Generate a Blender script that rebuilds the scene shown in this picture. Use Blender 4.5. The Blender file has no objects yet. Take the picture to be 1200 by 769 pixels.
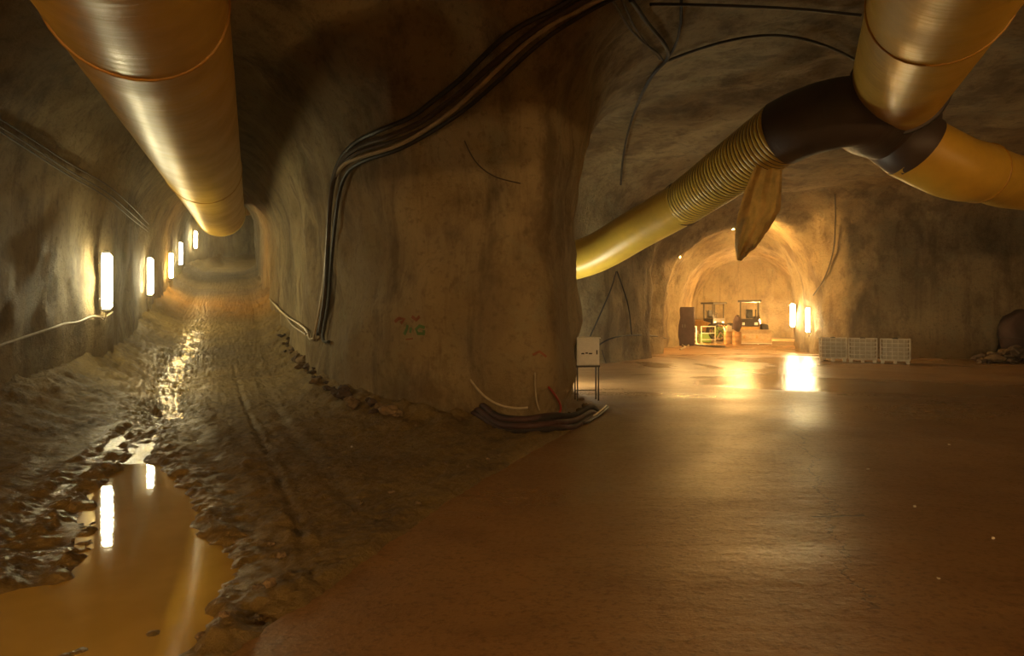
import bpy, bmesh, math, random
import numpy as np
from mathutils import Vector, Matrix, noise as mnoise
from mathutils.bvhtree import BVHTree

random.seed(7)
rng = np.random.default_rng(7)
SC = bpy.context.scene
COL = SC.collection
PI = math.pi

# ------------------------------------------------------------------ camera, world, exposure
CAM_Z = 2.0
F = 800.0            # focal length in photo pixels (frame 1200 wide)
HORIZON = 370.0      # photo row of the horizon
cam_d = bpy.data.cameras.new('camera')
cam_d.sensor_width = 36.0
cam_d.lens = 36.0 * F / 1200.0
cam_d.shift_y = -(384.5 - HORIZON) / 1200.0
cam_d.clip_end = 400
cam = bpy.data.objects.new('camera', cam_d)
COL.objects.link(cam)
cam.location = (0, 0, CAM_Z)
cam.rotation_euler = (PI / 2, 0, 0)
SC.camera = cam

world = bpy.data.worlds.new('world')
SC.world = world
world.use_nodes = True
world.node_tree.nodes['Background'].inputs[0].default_value = (0.02, 0.013, 0.006, 1)
world.node_tree.nodes['Background'].inputs[1].default_value = 1.0

SC.view_settings.view_transform = 'Standard'
SC.view_settings.look = 'None'
SC.view_settings.gamma = 1.0
SC.view_settings.use_curve_mapping = False
SC.view_settings.exposure = 0.0

# lamp powers (emission strength of the diffusers)
COOL = (1.0, 0.86, 0.47)
WARM = (1.0, 0.56, 0.17)
E_LEFT = 95.0
E_RIGHT = 105.0


# ------------------------------------------------------------------ helpers
def ray(px, py):
    return Vector(((px - 600.0) / F, 1.0, (HORIZON - py) / F))


def at(px, py, depth):
    """Place in the tunnel that lies `depth` metres down the view axis."""
    return Vector((0, 0, CAM_Z)) + ray(px, py) * depth


def smin(a, b, k):
    h = np.clip(0.5 + 0.5 * (b - a) / k, 0, 1)
    return b * (1 - h) + a * h - k * h * (1 - h)


def smax(a, b, k):
    return -smin(-a, -b, k)


def tag(o, label=None, cat=None, group=None, kind=None):
    if label: o['label'] = label
    if cat: o['category'] = cat
    if group: o['group'] = group
    if kind: o['kind'] = kind
    return o


def empty(name, loc, label, cat, group=None, rz=0.0):
    o = bpy.data.objects.new(name, None)
    o.empty_display_size = 0.2
    o.location = loc
    o.rotation_euler = (0, 0, rz)
    COL.objects.link(o)
    return tag(o, label, cat, group)


class MB:
    """Collects vertices and faces in the local space of the thing."""
    def __init__(self):
        self.v, self.f, self.attr = [], [], []

    def add(self, vs, fs, attr=None):
        b = len(self.v)
        self.v += [tuple(p) for p in vs]
        self.f += [tuple(i + b for i in f) for f in fs]
        self.attr += list(attr) if attr is not None else [0.0] * len(vs)
        return self

    def box(self, c, s, rot=None, bev=0.0):
        x, y, z = [k / 2 for k in s]
        if bev > 0:
            bm = bmesh.new()
            bmesh.ops.create_cube(bm, size=1.0)
            for q in bm.verts:
                q.co = Vector((q.co.x * s[0], q.co.y * s[1], q.co.z * s[2]))
            bmesh.ops.bevel(bm, geom=bm.edges[:], offset=bev, segments=2, affect='EDGES', profile=0.6)
            vs = [q.co.copy() for q in bm.verts]
            bm.verts.index_update()
            fs = [[q.index for q in f.verts] for f in bm.faces]
            bm.free()
        else:
            vs = [Vector((a, b, d)) for a in (-x, x) for b in (-y, y) for d in (-z, z)]
            fs = [(0, 1, 3, 2), (4, 6, 7, 5), (0, 4, 5, 1), (2, 3, 7, 6), (0, 2, 6, 4), (1, 5, 7, 3)]
        if rot is not None:
            vs = [rot @ q for q in vs]
        c = Vector(c)
        return self.add([q + c for q in vs], fs)

    def tube(self, pts, r, n=10, caps=True, rfun=None):
        """Swept tube; r is a number or a list with a radius for each point."""
        pts = [Vector(p) for p in pts]
        m = len(pts)
        rs = r if isinstance(r, (list, tuple)) else [r] * m
        tang = []
        for i in range(m):
            t = pts[min(i + 1, m - 1)] - pts[max(i - 1, 0)]
            tang.append(t.normalized() if t.length > 1e-9 else Vector((0, 0, 1)))
        up = Vector((0, 0, 1)) if abs(tang[0].z) < 0.9 else Vector((1, 0, 0))
        nrm = (up - tang[0] * up.dot(tang[0])).normalized()
        vs, at_, run = [], [], 0.0
        for i in range(m):
            if i:
                run += (pts[i] - pts[i - 1]).length
                nrm = (nrm - tang[i] * nrm.dot(tang[i]))
                nrm = nrm.normalized() if nrm.length > 1e-6 else tang[i].orthogonal().normalized()
            bi = tang[i].cross(nrm)
            for k in range(n):
                a = 2 * PI * k / n
                rr = rs[i] if rfun is None else rs[i] * rfun(run, a)
                vs.append(pts[i] + (nrm * math.cos(a) + bi * math.sin(a)) * rr)
                at_.append(run)
        fs = []
        for i in range(m - 1):
            for k in range(n):
                k2 = (k + 1) % n
                fs.append((i * n + k, i * n + k2, (i + 1) * n + k2, (i + 1) * n + k))
        if caps:
            fs.append(tuple(range(n - 1, -1, -1)))
            fs.append(tuple((m - 1) * n + k for k in range(n)))
        return self.add(vs, fs, at_)

    def lathe(self, prof, c=(0, 0, 0), n=16, axis='z'):
        """prof: list of (radius, height)."""
        vs = []
        for r, h in prof:
            for k in range(n):
                a = 2 * PI * k / n
                p = (r * math.cos(a), r * math.sin(a), h)
                if axis == 'x': p = (p[2], p[0], p[1])
                if axis == 'y': p = (p[0], p[2], p[1])
                vs.append(Vector(p) + Vector(c))
        m = len(prof)
        fs = [(i * n + k, i * n + (k + 1) % n, (i + 1) * n + (k + 1) % n, (i + 1) * n + k)
              for i in range(m - 1) for k in range(n)]
        fs.append(tuple(range(n - 1, -1, -1)))
        fs.append(tuple((m - 1) * n + k for k in range(n)))
        return self.add(vs, fs)

    def prism(self, outline, x0, x1):
        """Outline of (y, z) points extruded along x."""
        n = len(outline)
        vs = [Vector((x0, y, z)) for y, z in outline] + [Vector((x1, y, z)) for y, z in outline]
        fs = [tuple(range(n)), tuple(range(2 * n - 1, n - 1, -1))]
        fs += [(k, k + n, (k + 1) % n + n, (k + 1) % n) for k in range(n)]
        return self.add(vs, fs)

    def build(self, name, m, parent=None, smooth=False, attr=None, world=False):
        me = bpy.data.meshes.new(name)
        vs = self.v
        if world and parent is not None:
            inv = parent_matrix(parent).inverted()
            vs = [inv @ Vector(p) for p in vs]
        me.from_pydata(vs, [], self.f)
        bm = bmesh.new(); bm.from_mesh(me)
        bmesh.ops.recalc_face_normals(bm, faces=bm.faces[:])
        bm.to_mesh(me); bm.free()
        if smooth:
            me.polygons.foreach_set('use_smooth', [True] * len(me.polygons))
            try:
                me.set_sharp_from_angle(angle=math.radians(50))
            except Exception:
                pass
        if attr:
            a = me.attributes.new(attr, 'FLOAT', 'POINT')
            a.data.foreach_set('value', self.attr)
        me.materials.append(m)
        o = bpy.data.objects.new(name, me)
        COL.objects.link(o)
        if parent is not None:
            o.parent = parent
        return o


def parent_matrix(p):
    m = Matrix.LocRotScale(p.location, p.rotation_euler, p.scale)
    while p.parent is not None:
        p = p.parent
        m = Matrix.LocRotScale(p.location, p.rotation_euler, p.scale) @ m
    return m


def spline(pts, per=8):
    """Catmull-Rom through the points."""
    P = [Vector(p) for p in pts]
    P = [P[0] * 2 - P[1]] + P + [P[-1] * 2 - P[-2]]
    out = []
    for i in range(1, len(P) - 2):
        p0, p1, p2, p3 = P[i - 1:i + 3]
        for k in range(per):
            t = k / per
            out.append(0.5 * ((2 * p1) + (p2 - p0) * t + (2 * p0 - 5 * p1 + 4 * p2 - p3) * t * t
                              + (3 * p1 - p0 - 3 * p2 + p3) * t ** 3))
    out.append(P[-2])
    return out


def copy_tree(o, parent=None):
    c = o.copy(); COL.objects.link(c)
    c.parent = parent
    for ch in list(o.children):
        copy_tree(ch, c)
    return c


# ------------------------------------------------------------------ materials
class NT:
    def __init__(self, name):
        self.m = bpy.data.materials.new(name)
        self.m.use_nodes = True
        self.t = self.m.node_tree
        self.b = self.t.nodes['Principled BSDF']
        self.co = self.t.nodes.new('ShaderNodeTexCoord').outputs['Object']

    def n(self, kind, **kw):
        nd = self.t.nodes.new(kind)
        for k, v in kw.items():
            if k in nd.inputs: self.put(nd.inputs[k], v)
            else: setattr(nd, k, v)
        return nd

    def put(self, sock, v):
        if isinstance(v, bpy.types.NodeSocket): self.t.links.new(v, sock)
        else: sock.default_value = v

    def map(self, scale=(1, 1, 1), co=None):
        m = self.n('ShaderNodeMapping')
        m.inputs['Scale'].default_value = scale
        self.put(m.inputs['Vector'], co or self.co)
        return m.outputs[0]

    def noise(self, scale, detail=4.0, rough=0.55, co=None, dist=0.0):
        nd = self.n('ShaderNodeTexNoise')
        self.put(nd.inputs['Vector'], co or self.co)
        nd.inputs['Scale'].default_value = scale
        nd.inputs['Detail'].default_value = detail
        nd.inputs['Roughness'].default_value = rough
        nd.inputs['Distortion'].default_value = dist
        return nd.outputs[0]

    def rng(self, v, a, b, c=0.0, d=1.0):
        nd = self.n('ShaderNodeMapRange')
        self.put(nd.inputs[0], v)
        for i, x in enumerate((a, b, c, d)): self.put(nd.inputs[i + 1], x)
        return nd.outputs[0]

    def math(self, op, a, b=0.0, c=0.0):
        nd = self.n('ShaderNodeMath', operation=op)
        self.put(nd.inputs[0], a); self.put(nd.inputs[1], b); self.put(nd.inputs[2], c)
        return nd.outputs[0]

    def mix(self, f, a, b):
        nd = self.n('ShaderNodeMix', data_type='RGBA')
        self.put(nd.inputs[0], f)
        for s, v in ((6, a), (7, b)):
            self.put(nd.inputs[s], v if isinstance(v, bpy.types.NodeSocket) else (*v, 1) if len(v) == 3 else v)
        return nd.outputs[2]

    def bump(self, h, strength=0.5, dist=0.05, prev=None):
        nd = self.n('ShaderNodeBump')
        nd.inputs['Strength'].default_value = strength
        nd.inputs['Distance'].default_value = dist
        self.put(nd.inputs['Height'], h)
        if prev is not None: self.put(nd.inputs['Normal'], prev)
        return nd.outputs[0]

    def out(self, color=None, rough=None, normal=None, metal=None, spec=None, **kw):
        if color is not None: self.put(self.b.inputs['Base Color'], color if isinstance(color, bpy.types.NodeSocket) else (*color, 1))
        if rough is not None: self.put(self.b.inputs['Roughness'], rough)
        if normal is not None: self.put(self.b.inputs['Normal'], normal)
        if metal is not None: self.put(self.b.inputs['Metallic'], metal)
        if spec is not None: self.put(self.b.inputs['Specular IOR Level'], spec)
        for k, v in kw.items(): self.put(self.b.inputs[k.replace('_', ' ')], v)
        return self.m


def mat_rock(name='shotcrete', a=(0.235, 0.165, 0.078), b=(0.36, 0.275, 0.140), c=(0.105, 0.066, 0.031), green=(0.27, 0.245, 0.145)):
    t = NT(name)
    big = t.noise(0.30, 5, 0.62, dist=0.5)
    mid = t.noise(1.1, 8, 0.7, dist=0.3)
    blot = t.noise(0.75, 7, 0.68, co=t.map((1.0, 1.0, 0.6)))
    streak = t.noise(1.0, 6, 0.65, co=t.map((1.7, 1.7, 0.14)))
    fine = t.noise(7.0, 8, 0.72)
    grit = t.noise(28.0, 4, 0.65)
    col = t.mix(t.rng(big, 0.38, 0.62), a, b)
    col = t.mix(t.math('MULTIPLY', t.rng(blot, 0.50, 0.62), 0.70), col, c)
    col = t.mix(t.math('MULTIPLY', t.rng(streak, 0.52, 0.68), 0.70), col, c)
    col = t.mix(t.math('MULTIPLY', t.rng(mid, 0.54, 0.70), 0.65), col, green)
    col = t.mix(t.math('MULTIPLY', t.rng(fine, 0.52, 0.68), 0.60), col, c)
    col = t.mix(t.math('MULTIPLY', t.rng(grit, 0.58, 0.72), 0.35), col, b)
    h = t.bump(t.noise(2.6, 9, 0.72), 0.85, 0.14)
    h = t.bump(fine, 0.7, 0.04, h)
    h = t.bump(grit, 0.5, 0.012, h)
    return t.out(col, t.rng(mid, 0.3, 0.7, 0.66, 0.95), h, spec=0.3)


def mat_concrete():
    t = NT('wet_concrete')
    big = t.noise(0.22, 5, 0.6, dist=0.6)
    mid = t.noise(1.1, 6, 0.6)
    fine = t.noise(20, 6, 0.7)
    speck = t.noise(60, 2, 0.5)
    col = t.mix(t.rng(big, 0.35, 0.68), (0.205, 0.110, 0.042), (0.315, 0.180, 0.070))
    col = t.mix(t.math('MULTIPLY', t.rng(mid, 0.5, 0.75), 0.6), col, (0.12, 0.056, 0.020))
    col = t.mix(t.math('MULTIPLY', t.rng(fine, 0.5, 0.66), 0.65), col, (0.085, 0.040, 0.014))
    col = t.mix(t.math('MULTIPLY', t.rng(speck, 0.66, 0.72), 0.55), col, (0.30, 0.18, 0.08))
    # cracks: two wandering hairlines in the slab
    sep = t.n('ShaderNodeSeparateXYZ'); t.put(sep.inputs[0], t.co)
    X, Y = sep.outputs[0], sep.outputs[1]
    wob = t.math('MULTIPLY', t.math('SUBTRACT', t.noise(1.2, 6, 0.7), 0.5), 0.9)
    lx = t.math('ABSOLUTE', t.math('SUBTRACT', t.math('ADD', X, wob), t.math('MULTIPLY_ADD', Y, 0.36, 0.72)))
    inr = t.math('MULTIPLY', t.math('GREATER_THAN', Y, 4.6), t.math('LESS_THAN', Y, 15.0))
    crack = t.math('MULTIPLY', t.rng(lx, 0.003, 0.018, 0.75, 0), inr)
    ly = t.math('ABSOLUTE', t.math('SUBTRACT', t.math('ADD', Y, t.math('MULTIPLY', wob, 0.35)), 6.74))
    inx = t.math('MULTIPLY', t.math('GREATER_THAN', X, 2.95), t.math('LESS_THAN', X, 3.5))
    crack = t.math('MAXIMUM', crack, t.math('MULTIPLY', t.rng(ly, 0.006, 0.03, 1, 0), inx))
    col = t.mix(crack, col, (0.03, 0.014, 0.006))
    wet = t.rng(t.noise(0.16, 4, 0.55, dist=0.8), 0.38, 0.62)
    rough = t.math('ADD', t.rng(wet, 0, 1, 0.52, 0.26), t.math('MULTIPLY', t.math('SUBTRACT', fine, 0.5), 0.28))
    far = t.rng(Y, 10.0, 22.0)
    rough = t.math('SUBTRACT', rough, t.math('MULTIPLY', far, 0.10))
    h = t.bump(t.noise(2.2, 6, 0.62, co=t.map((0.45, 1.0, 1.0))), 0.34, 0.06)
    h = t.bump(fine, 0.45, 0.012, h)
    h = t.bump(crack, 0.25, -0.006, h)
    return t.out(col, rough, h, spec=0.5)


def mat_mud():
    t = NT('wet_mud')
    wetn = t.n('ShaderNodeAttribute', attribute_name='wet').outputs['Fac']
    orange = t.n('ShaderNodeAttribute', attribute_name='ochre').outputs['Fac']  # mask of the amber lamplight painted into the ramp mud
    big = t.noise(0.5, 5, 0.6)
    mid = t.noise(3.0, 6, 0.65)
    fine = t.noise(16, 6, 0.7)
    col = t.mix(t.rng(big, 0.35, 0.65), (0.16, 0.098, 0.024), (0.28, 0.185, 0.048))
    col = t.mix(t.math('MULTIPLY', t.rng(mid, 0.5, 0.72), 0.7), col, (0.060, 0.034, 0.012))
    col = t.mix(t.math('MULTIPLY', t.rng(fine, 0.5, 0.68), 0.6), col, (0.34, 0.235, 0.072))
    col = t.mix(orange, col, (0.52, 0.29, 0.04))
    w = t.math('MULTIPLY', wetn, t.rng(mid, 0.30, 0.55, 1.0, 0.65))
    rough = t.rng(w, 0, 1, 0.82, 0.16)
    lo = t.rng(w, 0, 1, 1.0, 0.45)
    h = t.bump(t.math('MULTIPLY', t.noise(6, 9, 0.75), lo), 1.0, 0.09)
    h = t.bump(t.math('MULTIPLY', fine, lo), 1.0, 0.035, h)
    return t.out(col, rough, h, spec=0.5)


def mat_water():
    t = NT('muddy_water')
    rip = t.noise(5.0, 3, 0.5, co=t.map((1, 1, 1)))
    col = t.mix(t.rng(t.noise(0.8, 4, 0.6), 0.4, 0.65), (0.44, 0.285, 0.060), (0.54, 0.36, 0.085))
    return t.out(col, 0.035, t.bump(rip, 0.06, 0.02), spec=0.55)


def mat_trickle():
    t = NT('running_water')
    rip = t.noise(11.0, 4, 0.6)
    col = t.mix(t.rng(t.noise(2.0, 4, 0.6), 0.4, 0.65), (0.16, 0.10, 0.03), (0.24, 0.16, 0.05))
    return t.out(col, 0.08, t.bump(rip, 0.6, 0.04), spec=0.5)


def mat_duct(name, a, b, rough=0.33, wr=1.0):
    t = NT(name)
    al = t.n('ShaderNodeAttribute', attribute_name='along').outputs['Fac']
    cv = t.n('ShaderNodeCombineXYZ'); t.put(cv.inputs[0], al)
    sep = t.n('ShaderNodeSeparateXYZ'); t.put(sep.inputs[0], t.co)
    t.put(cv.inputs[1], t.math('MULTIPLY', sep.outputs[0], 0.10))
    t.put(cv.inputs[2], t.math('MULTIPLY', sep.outputs[2], 0.10))
    wrk = t.noise(9.0, 4, 0.6, co=cv.outputs[0])
    wrk2 = t.noise(2.2, 3, 0.5, co=cv.outputs[0])
    dirt = t.noise(1.1, 6, 0.62)
    col = t.mix(t.rng(dirt, 0.42, 0.72), a, b)
    h = t.bump(wrk, 0.55 * wr, 0.02)
    h = t.bump(wrk2, 0.5 * wr, 0.05, h)
    return t.out(col, t.rng(dirt, 0.3, 0.7, rough - 0.06, rough + 0.1), h, spec=0.5)


def mat_plain(name, c, rough=0.6, metal=0.0, var=0.35, scale=6.0, bump=0.15):
    t = NT(name)
    nz = t.noise(scale, 5, 0.6)
    col = t.mix(t.rng(nz, 0.4, 0.75), c, tuple(k * (1 - var) for k in c))
    return t.out(col, t.rng(nz, 0.3, 0.7, max(rough - 0.08, 0.04), min(rough + 0.08, 1)), t.bump(nz, bump, 0.01), metal=metal)


def mat_emit(name, c, s):
    t = NT(name)
    e = t.n('ShaderNodeTexNoise'); e.inputs['Scale'].default_value = 0.01
    t.b.inputs['Base Color'].default_value = (0.8, 0.8, 0.75, 1)
    t.b.inputs['Emission Color'].default_value = (*c, 1)
    t.b.inputs['Emission Strength'].default_value = s
    t.b.inputs['Roughness'].default_value = 0.4
    return t.m


M = {}
M['rock'] = mat_rock()
M['concrete'] = mat_concrete()
M['mud'] = mat_mud()
M['water'] = mat_water()
M['trickle'] = mat_trickle()
M['duct'] = mat_duct('yellow_duct_fabric', (0.70, 0.43, 0.045), (0.54, 0.31, 0.032), 0.40, 0.8)
M['duct_pale'] = mat_duct('pale_yellow_duct_fabric', (0.66, 0.47, 0.070), (0.50, 0.34, 0.05), 0.36, 0.8)
M['duct_band'] = mat_duct('duct_seam_band', (0.50, 0.25, 0.020), (0.36, 0.17, 0.014), 0.4, 0.4)
M['sleeve'] = mat_duct('dark_duct_sleeve', (0.060, 0.036, 0.026), (0.036, 0.022, 0.018), 0.5, 1.2)
def mat_cloth(name, c):
    t = NT(name)
    nz = t.noise(4.0, 5, 0.6)
    col = t.mix(t.rng(nz, 0.4, 0.7), c, tuple(k * 0.65 for k in c))
    t.out(col, 0.7, t.bump(nz, 0.3, 0.02))
    tr = t.n('ShaderNodeBsdfTranslucent'); t.put(tr.inputs[0], col)
    mx = t.n('ShaderNodeMixShader'); mx.inputs[0].default_value = 0.55
    t.t.links.new(t.b.outputs[0], mx.inputs[1]); t.t.links.new(tr.outputs[0], mx.inputs[2])
    t.t.links.new(mx.outputs[0], t.t.nodes['Material Output'].inputs['Surface'])
    return t.m


M['flap'] = mat_cloth('torn_duct_cloth', (0.74, 0.56, 0.22))
M['black'] = mat_plain('black_rubber', (0.014, 0.010, 0.008), 0.55)
M['dull_black'] = mat_plain('dusty_black_hose', (0.020, 0.013, 0.011), 0.9)
M['cable_brown'] = mat_plain('muddy_cable_sheath', (0.050, 0.028, 0.016), 0.5)
M['cable_pale'] = mat_plain('pale_cable_sheath', (0.42, 0.34, 0.22), 0.4)
M['cable_red'] = mat_plain('red_cable_sheath', (0.34, 0.035, 0.02), 0.45)
M['grey_metal'] = mat_plain('grey_painted_metal', (0.26, 0.24, 0.20), 0.5, 0.2)
M['dark_metal'] = mat_plain('dark_steel', (0.045, 0.035, 0.028), 0.5, 0.4)
M['white_paint'] = mat_plain('white_painted_steel', (0.86, 0.85, 0.80), 0.45, 0.0, 0.15)
M['white_plastic'] = mat_plain('white_tank_plastic', (0.42, 0.36, 0.25), 0.55, 0.0, 0.2)
M['cage'] = mat_plain('galvanised_cage', (0.62, 0.56, 0.42), 0.5, 0.2)
M['wood'] = mat_plain('grey_pallet_wood', (0.24, 0.15, 0.07), 0.8)
M['machine'] = mat_plain('dusty_yellow_machine_paint', (0.48, 0.25, 0.05), 0.5)
M['machine_pale'] = mat_plain('worn_bucket_steel', (0.46, 0.34, 0.19), 0.38, 0.3)
M['drum'] = mat_plain('rusty_steel_drum', (0.36, 0.20, 0.07), 0.5, 0.2)
M['stone'] = mat_plain('loose_rock', (0.20, 0.13, 0.060), 0.85, 0, 0.6, 5, 0.6)
M['dark_stone'] = mat_plain('dark_loose_rock', (0.075, 0.042, 0.022), 0.8, 0, 0.6, 5, 0.6)
M['pale_chip'] = mat_plain('pale_chip', (0.62, 0.56, 0.44), 0.6)
M['tarp'] = mat_plain('dark_tarpaulin', (0.055, 0.022, 0.018), 0.75, 0, 0.4, 3, 0.4)
M['paint_red'] = mat_plain('red_spray_paint', (0.27, 0.085, 0.035), 0.8)
M['paint_green'] = mat_plain('green_spray_paint', (0.085, 0.17, 0.05), 0.8)
M['ink'] = mat_plain('dark_ink', (0.05, 0.05, 0.045), 0.8)
M['glass_green'] = mat_plain('green_crate_plastic', (0.18, 0.30, 0.06), 0.5)
M['lamp_cool'] = mat_emit('lit_cool_diffuser', COOL, E_LEFT)
M['lamp_amber'] = mat_emit('lit_amber_diffuser', (1.0, 0.62, 0.16), E_LEFT * 1.9)
M['lamp_side'] = mat_emit('lit_side_passage_diffuser', (1.0, 0.95, 0.68), 210.0)
M['lamp_right'] = mat_emit('lit_warm_diffuser', (1.0, 0.80, 0.38), E_RIGHT)
M['lamp_orange'] = mat_emit('lit_orange_floodlight', WARM, 1150.0)
M['fill_rear'] = mat_emit('added_rear_fill', (1.0, 0.60, 0.24), 380.0)  # glow of the fill lamps added behind the viewpoint
M['lamp_small'] = mat_emit('lit_small_lantern', (1.0, 0.62, 0.12), 16.0)

# ------------------------------------------------------------------ the tunnel void
def ramp(y):
    t = np.asarray(y, dtype=float) - 17.0
    return 0.155 * (0.5 * (t + np.sqrt(t * t + 16.0)))


LT0 = np.array([-7.2, 16.0]); LTD = np.array([-0.415, 1.0])   # centre line of the left tunnel


def seg_sd(px, py, pts):
    """Distance to a plan polyline and the depth-like run along it."""
    best = None
    for (ax, ay), (bx, by) in zip(pts[:-1], pts[1:]):
        vx, vy = bx - ax, by - ay
        L2 = vx * vx + vy * vy
        t = np.clip(((px - ax) * vx + (py - ay) * vy) / L2, 0, 1)
        d = np.hypot(px - ax - t * vx, py - ay - t * vy)
        best = d if best is None else np.minimum(best, d)
    return best


def poly_sd(px, py, poly):
    """Signed distance to a plan polygon (negative inside)."""
    d = np.full(px.shape, 1e9, dtype=np.float32)
    s = np.ones(px.shape, dtype=np.float32)
    n = len(poly)
    for i in range(n):
        ax, ay = poly[i]; bx, by = poly[i - 1]
        ex, ey = bx - ax, by - ay
        wx, wy = px - ax, py - ay
        t = np.clip((wx * ex + wy * ey) / (ex * ex + ey * ey), 0, 1)
        d = np.minimum(d, (wx - ex * t) ** 2 + (wy - ey * t) ** 2)
        c1, c2, c3 = py >= ay, py < by, ex * wy > ey * wx
        flip = (c1 & c2 & c3) | (~c1 & ~c2 & ~c3)
        s = np.where(flip, -s, s)
    return s * np.sqrt(d)


LEFT_PATH = [(-3.6, 7.5), (-7.2, 16.0), (-22.1, 52.0), (-23.4, 62.0), (-20.0, 76.0)]
HALL = [(-0.35, 11.72), (0.05, 11.52), (0.40, 11.55), (0.72, 11.85), (0.98, 12.45), (1.18, 13.2), (1.40, 14.8), (1.45, 18.2), (0.6, 19.6), (-5.0, 20.2), (-5.0, 26.4), (1.4, 26.8), (4.4, 28.8),
        (7.2, 32.8), (9.0, 34.6), (15.0, 35.0), (16.2, 33.2), (20.6, 31.0), (22.6, 30.4), (25.0, 29.0), (28.5, 25.0),
        (27.0, 8.0), (20.0, -9.0), (4.0, -13.0), (-5.5, -10.5), (-8.0, -2.0), (-8.2, 10.0), (-5.0, 12.0), (-1.3, 12.3), (-0.8, 12.05)]
ARCH0 = np.array([11.35, 34.0]); ARCHD = np.array([0.33, 0.944])


def void_sd(X, Y, Z):
    # hall: plan outline with a broad rounded haunch up to the roof
    hp = poly_sd(X, Y, HALL).astype(np.float32)
    hall = smax(hp, Z - 8.0, 3.4)
    foot = np.clip(1.0 - np.abs(Z - 0.15) / 0.45, 0, 1) * np.exp(-((X - 0.9) ** 2 + (Y - 12.4) ** 2) / 5.0)
    hall = hall - 0.45 * foot
    # left tunnel, a tall horseshoe that climbs
    dl = seg_sd(X, Y, LEFT_PATH)
    wide = 2.35 + 0.20 * np.clip(17.0 - Y, 0, 9)
    zf = ramp(Y)
    roof = np.maximum(7.5, zf + 6.0)
    s = roof - 3.0
    zz = np.clip(Z - s, 0, None) / 3.0
    left = (np.sqrt((dl / wide) ** 2 + zz ** 2) - 1.0) * 2.3
    left = left + 0.12 * np.clip((Z - zf - 0.4) - 2.0, 0, 3) * 0.3
    # right tunnel behind its portal
    u = (X - ARCH0[0]) * ARCHD[1] - (Y - ARCH0[1]) * ARCHD[0]
    v = (X - ARCH0[0]) * ARCHD[0] + (Y - ARCH0[1]) * ARCHD[1]
    lip = np.exp(-((v - 0.2) / 1.1) ** 2) + 0.75 * np.exp(-((v - 9.5) / 0.9) ** 2)
    a = 4.45 - 0.75 * lip * np.clip(0.6 - u * 0.35, 0.0, 1.0) - 0.15 * np.sin(v * 0.9)
    a = a - 1.55 * np.exp(-((v - 6.2) / 3.4) ** 2) * np.clip(u / 1.5, 0, 1)
    H = 7.2 - 0.95 * lip - 0.12 * np.sin(v * 1.3 + 1)
    sp = 2.6
    right = (np.sqrt((u / a) ** 2 + (np.clip(Z - sp, 0, None) / (H - sp)) ** 2) - 1.0) * 3.6
    right = smax(right, np.maximum(-v - 3.0, v - 31.0), 0.5)
    d = smin(hall, left, 1.3)
    d = smin(d, right, 0.7)
    # recess by the right hand wall
    rec = np.sqrt(((X - 23.4) / 1.5) ** 2 + ((Y - 31.3) / 2.6) ** 2 + ((Z - 0.2) / 1.75) ** 2) - 1
    d = smin(d, rec * 1.6, 0.3)
    return d


def surface_net(f, org, h):
    nx, ny, nz = f.shape
    ins = f < 0
    cx, cy, cz = nx - 1, ny - 1, nz - 1
    acc = np.zeros((cx, cy, cz, 3), np.float32); cnt = np.zeros((cx, cy, cz), np.float32)
    off = [(i, j, k) for i in (0, 1) for j in (0, 1) for k in (0, 1)]
    for a in off:
        for ax in range(3):
            if a[ax]: continue
            b = list(a); b[ax] = 1
            fa = f[a[0]:a[0] + cx, a[1]:a[1] + cy, a[2]:a[2] + cz]
            fb = f[b[0]:b[0] + cx, b[1]:b[1] + cy, b[2]:b[2] + cz]
            m = (fa < 0) != (fb < 0)
            den = np.where(m, fa - fb, 1.0)
            t = np.where(m, fa / den, 0)
            for q in range(3):
                acc[..., q] += np.where(m, a[q] + (t if q == ax else 0), 0)
            cnt += m
    act = cnt > 0
    idx = np.full((cx, cy, cz), -1, np.int64)
    n = int(act.sum()); idx[act] = np.arange(n)
    ijk = np.argwhere(act)
    V = (acc[act] / cnt[act][:, None] + ijk) * h + np.array(org)
    quads = []
    for ax in range(3):
        sl0 = [slice(1, -1)] * 3; sl0[ax] = slice(0, -1)
        sl1 = [slice(1, -1)] * 3; sl1[ax] = slice(1, None)
        a, b = ins[tuple(sl0)], ins[tuple(sl1)]
        e = np.argwhere(a != b)
        flip = a[tuple(e.T)]
        base = e.copy()
        o1, o2 = [q for q in range(3) if q != ax]
        base[:, o1] += 1; base[:, o2] += 1
        def cell(d1, d2):
            c = base.copy(); c[:, o1] += d1; c[:, o2] += d2
            return idx[c[:, 0], c[:, 1], c[:, 2]]
        q = np.stack([cell(-1, -1), cell(0, -1), cell(0, 0), cell(-1, 0)], 1)
        if ax == 1: flip = ~flip
        q[flip] = q[flip][:, ::-1]
        quads.append(q)
    return V, np.concatenate(quads)


H_ = 0.25
ORG = (-31.0, -15.0, -1.0)
gx = np.arange(ORG[0], 33.0, H_, dtype=np.float32)
gy = np.arange(ORG[1], 82.0, H_, dtype=np.float32)
gz = np.arange(ORG[2], 19.0, H_, dtype=np.float32)


def sample():
    f = np.empty((len(gx), len(gy), len(gz)), np.float32)
    X, Y = np.meshgrid(gx, gy, indexing='ij')
    for k, z in enumerate(gz):
        f[:, :, k] = void_sd(X, Y, np.float32(z))
    f[:, :, 0] = 5.0     # closed under the floor
    return f


V, Q = surface_net(sample(), ORG, H_)
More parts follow.
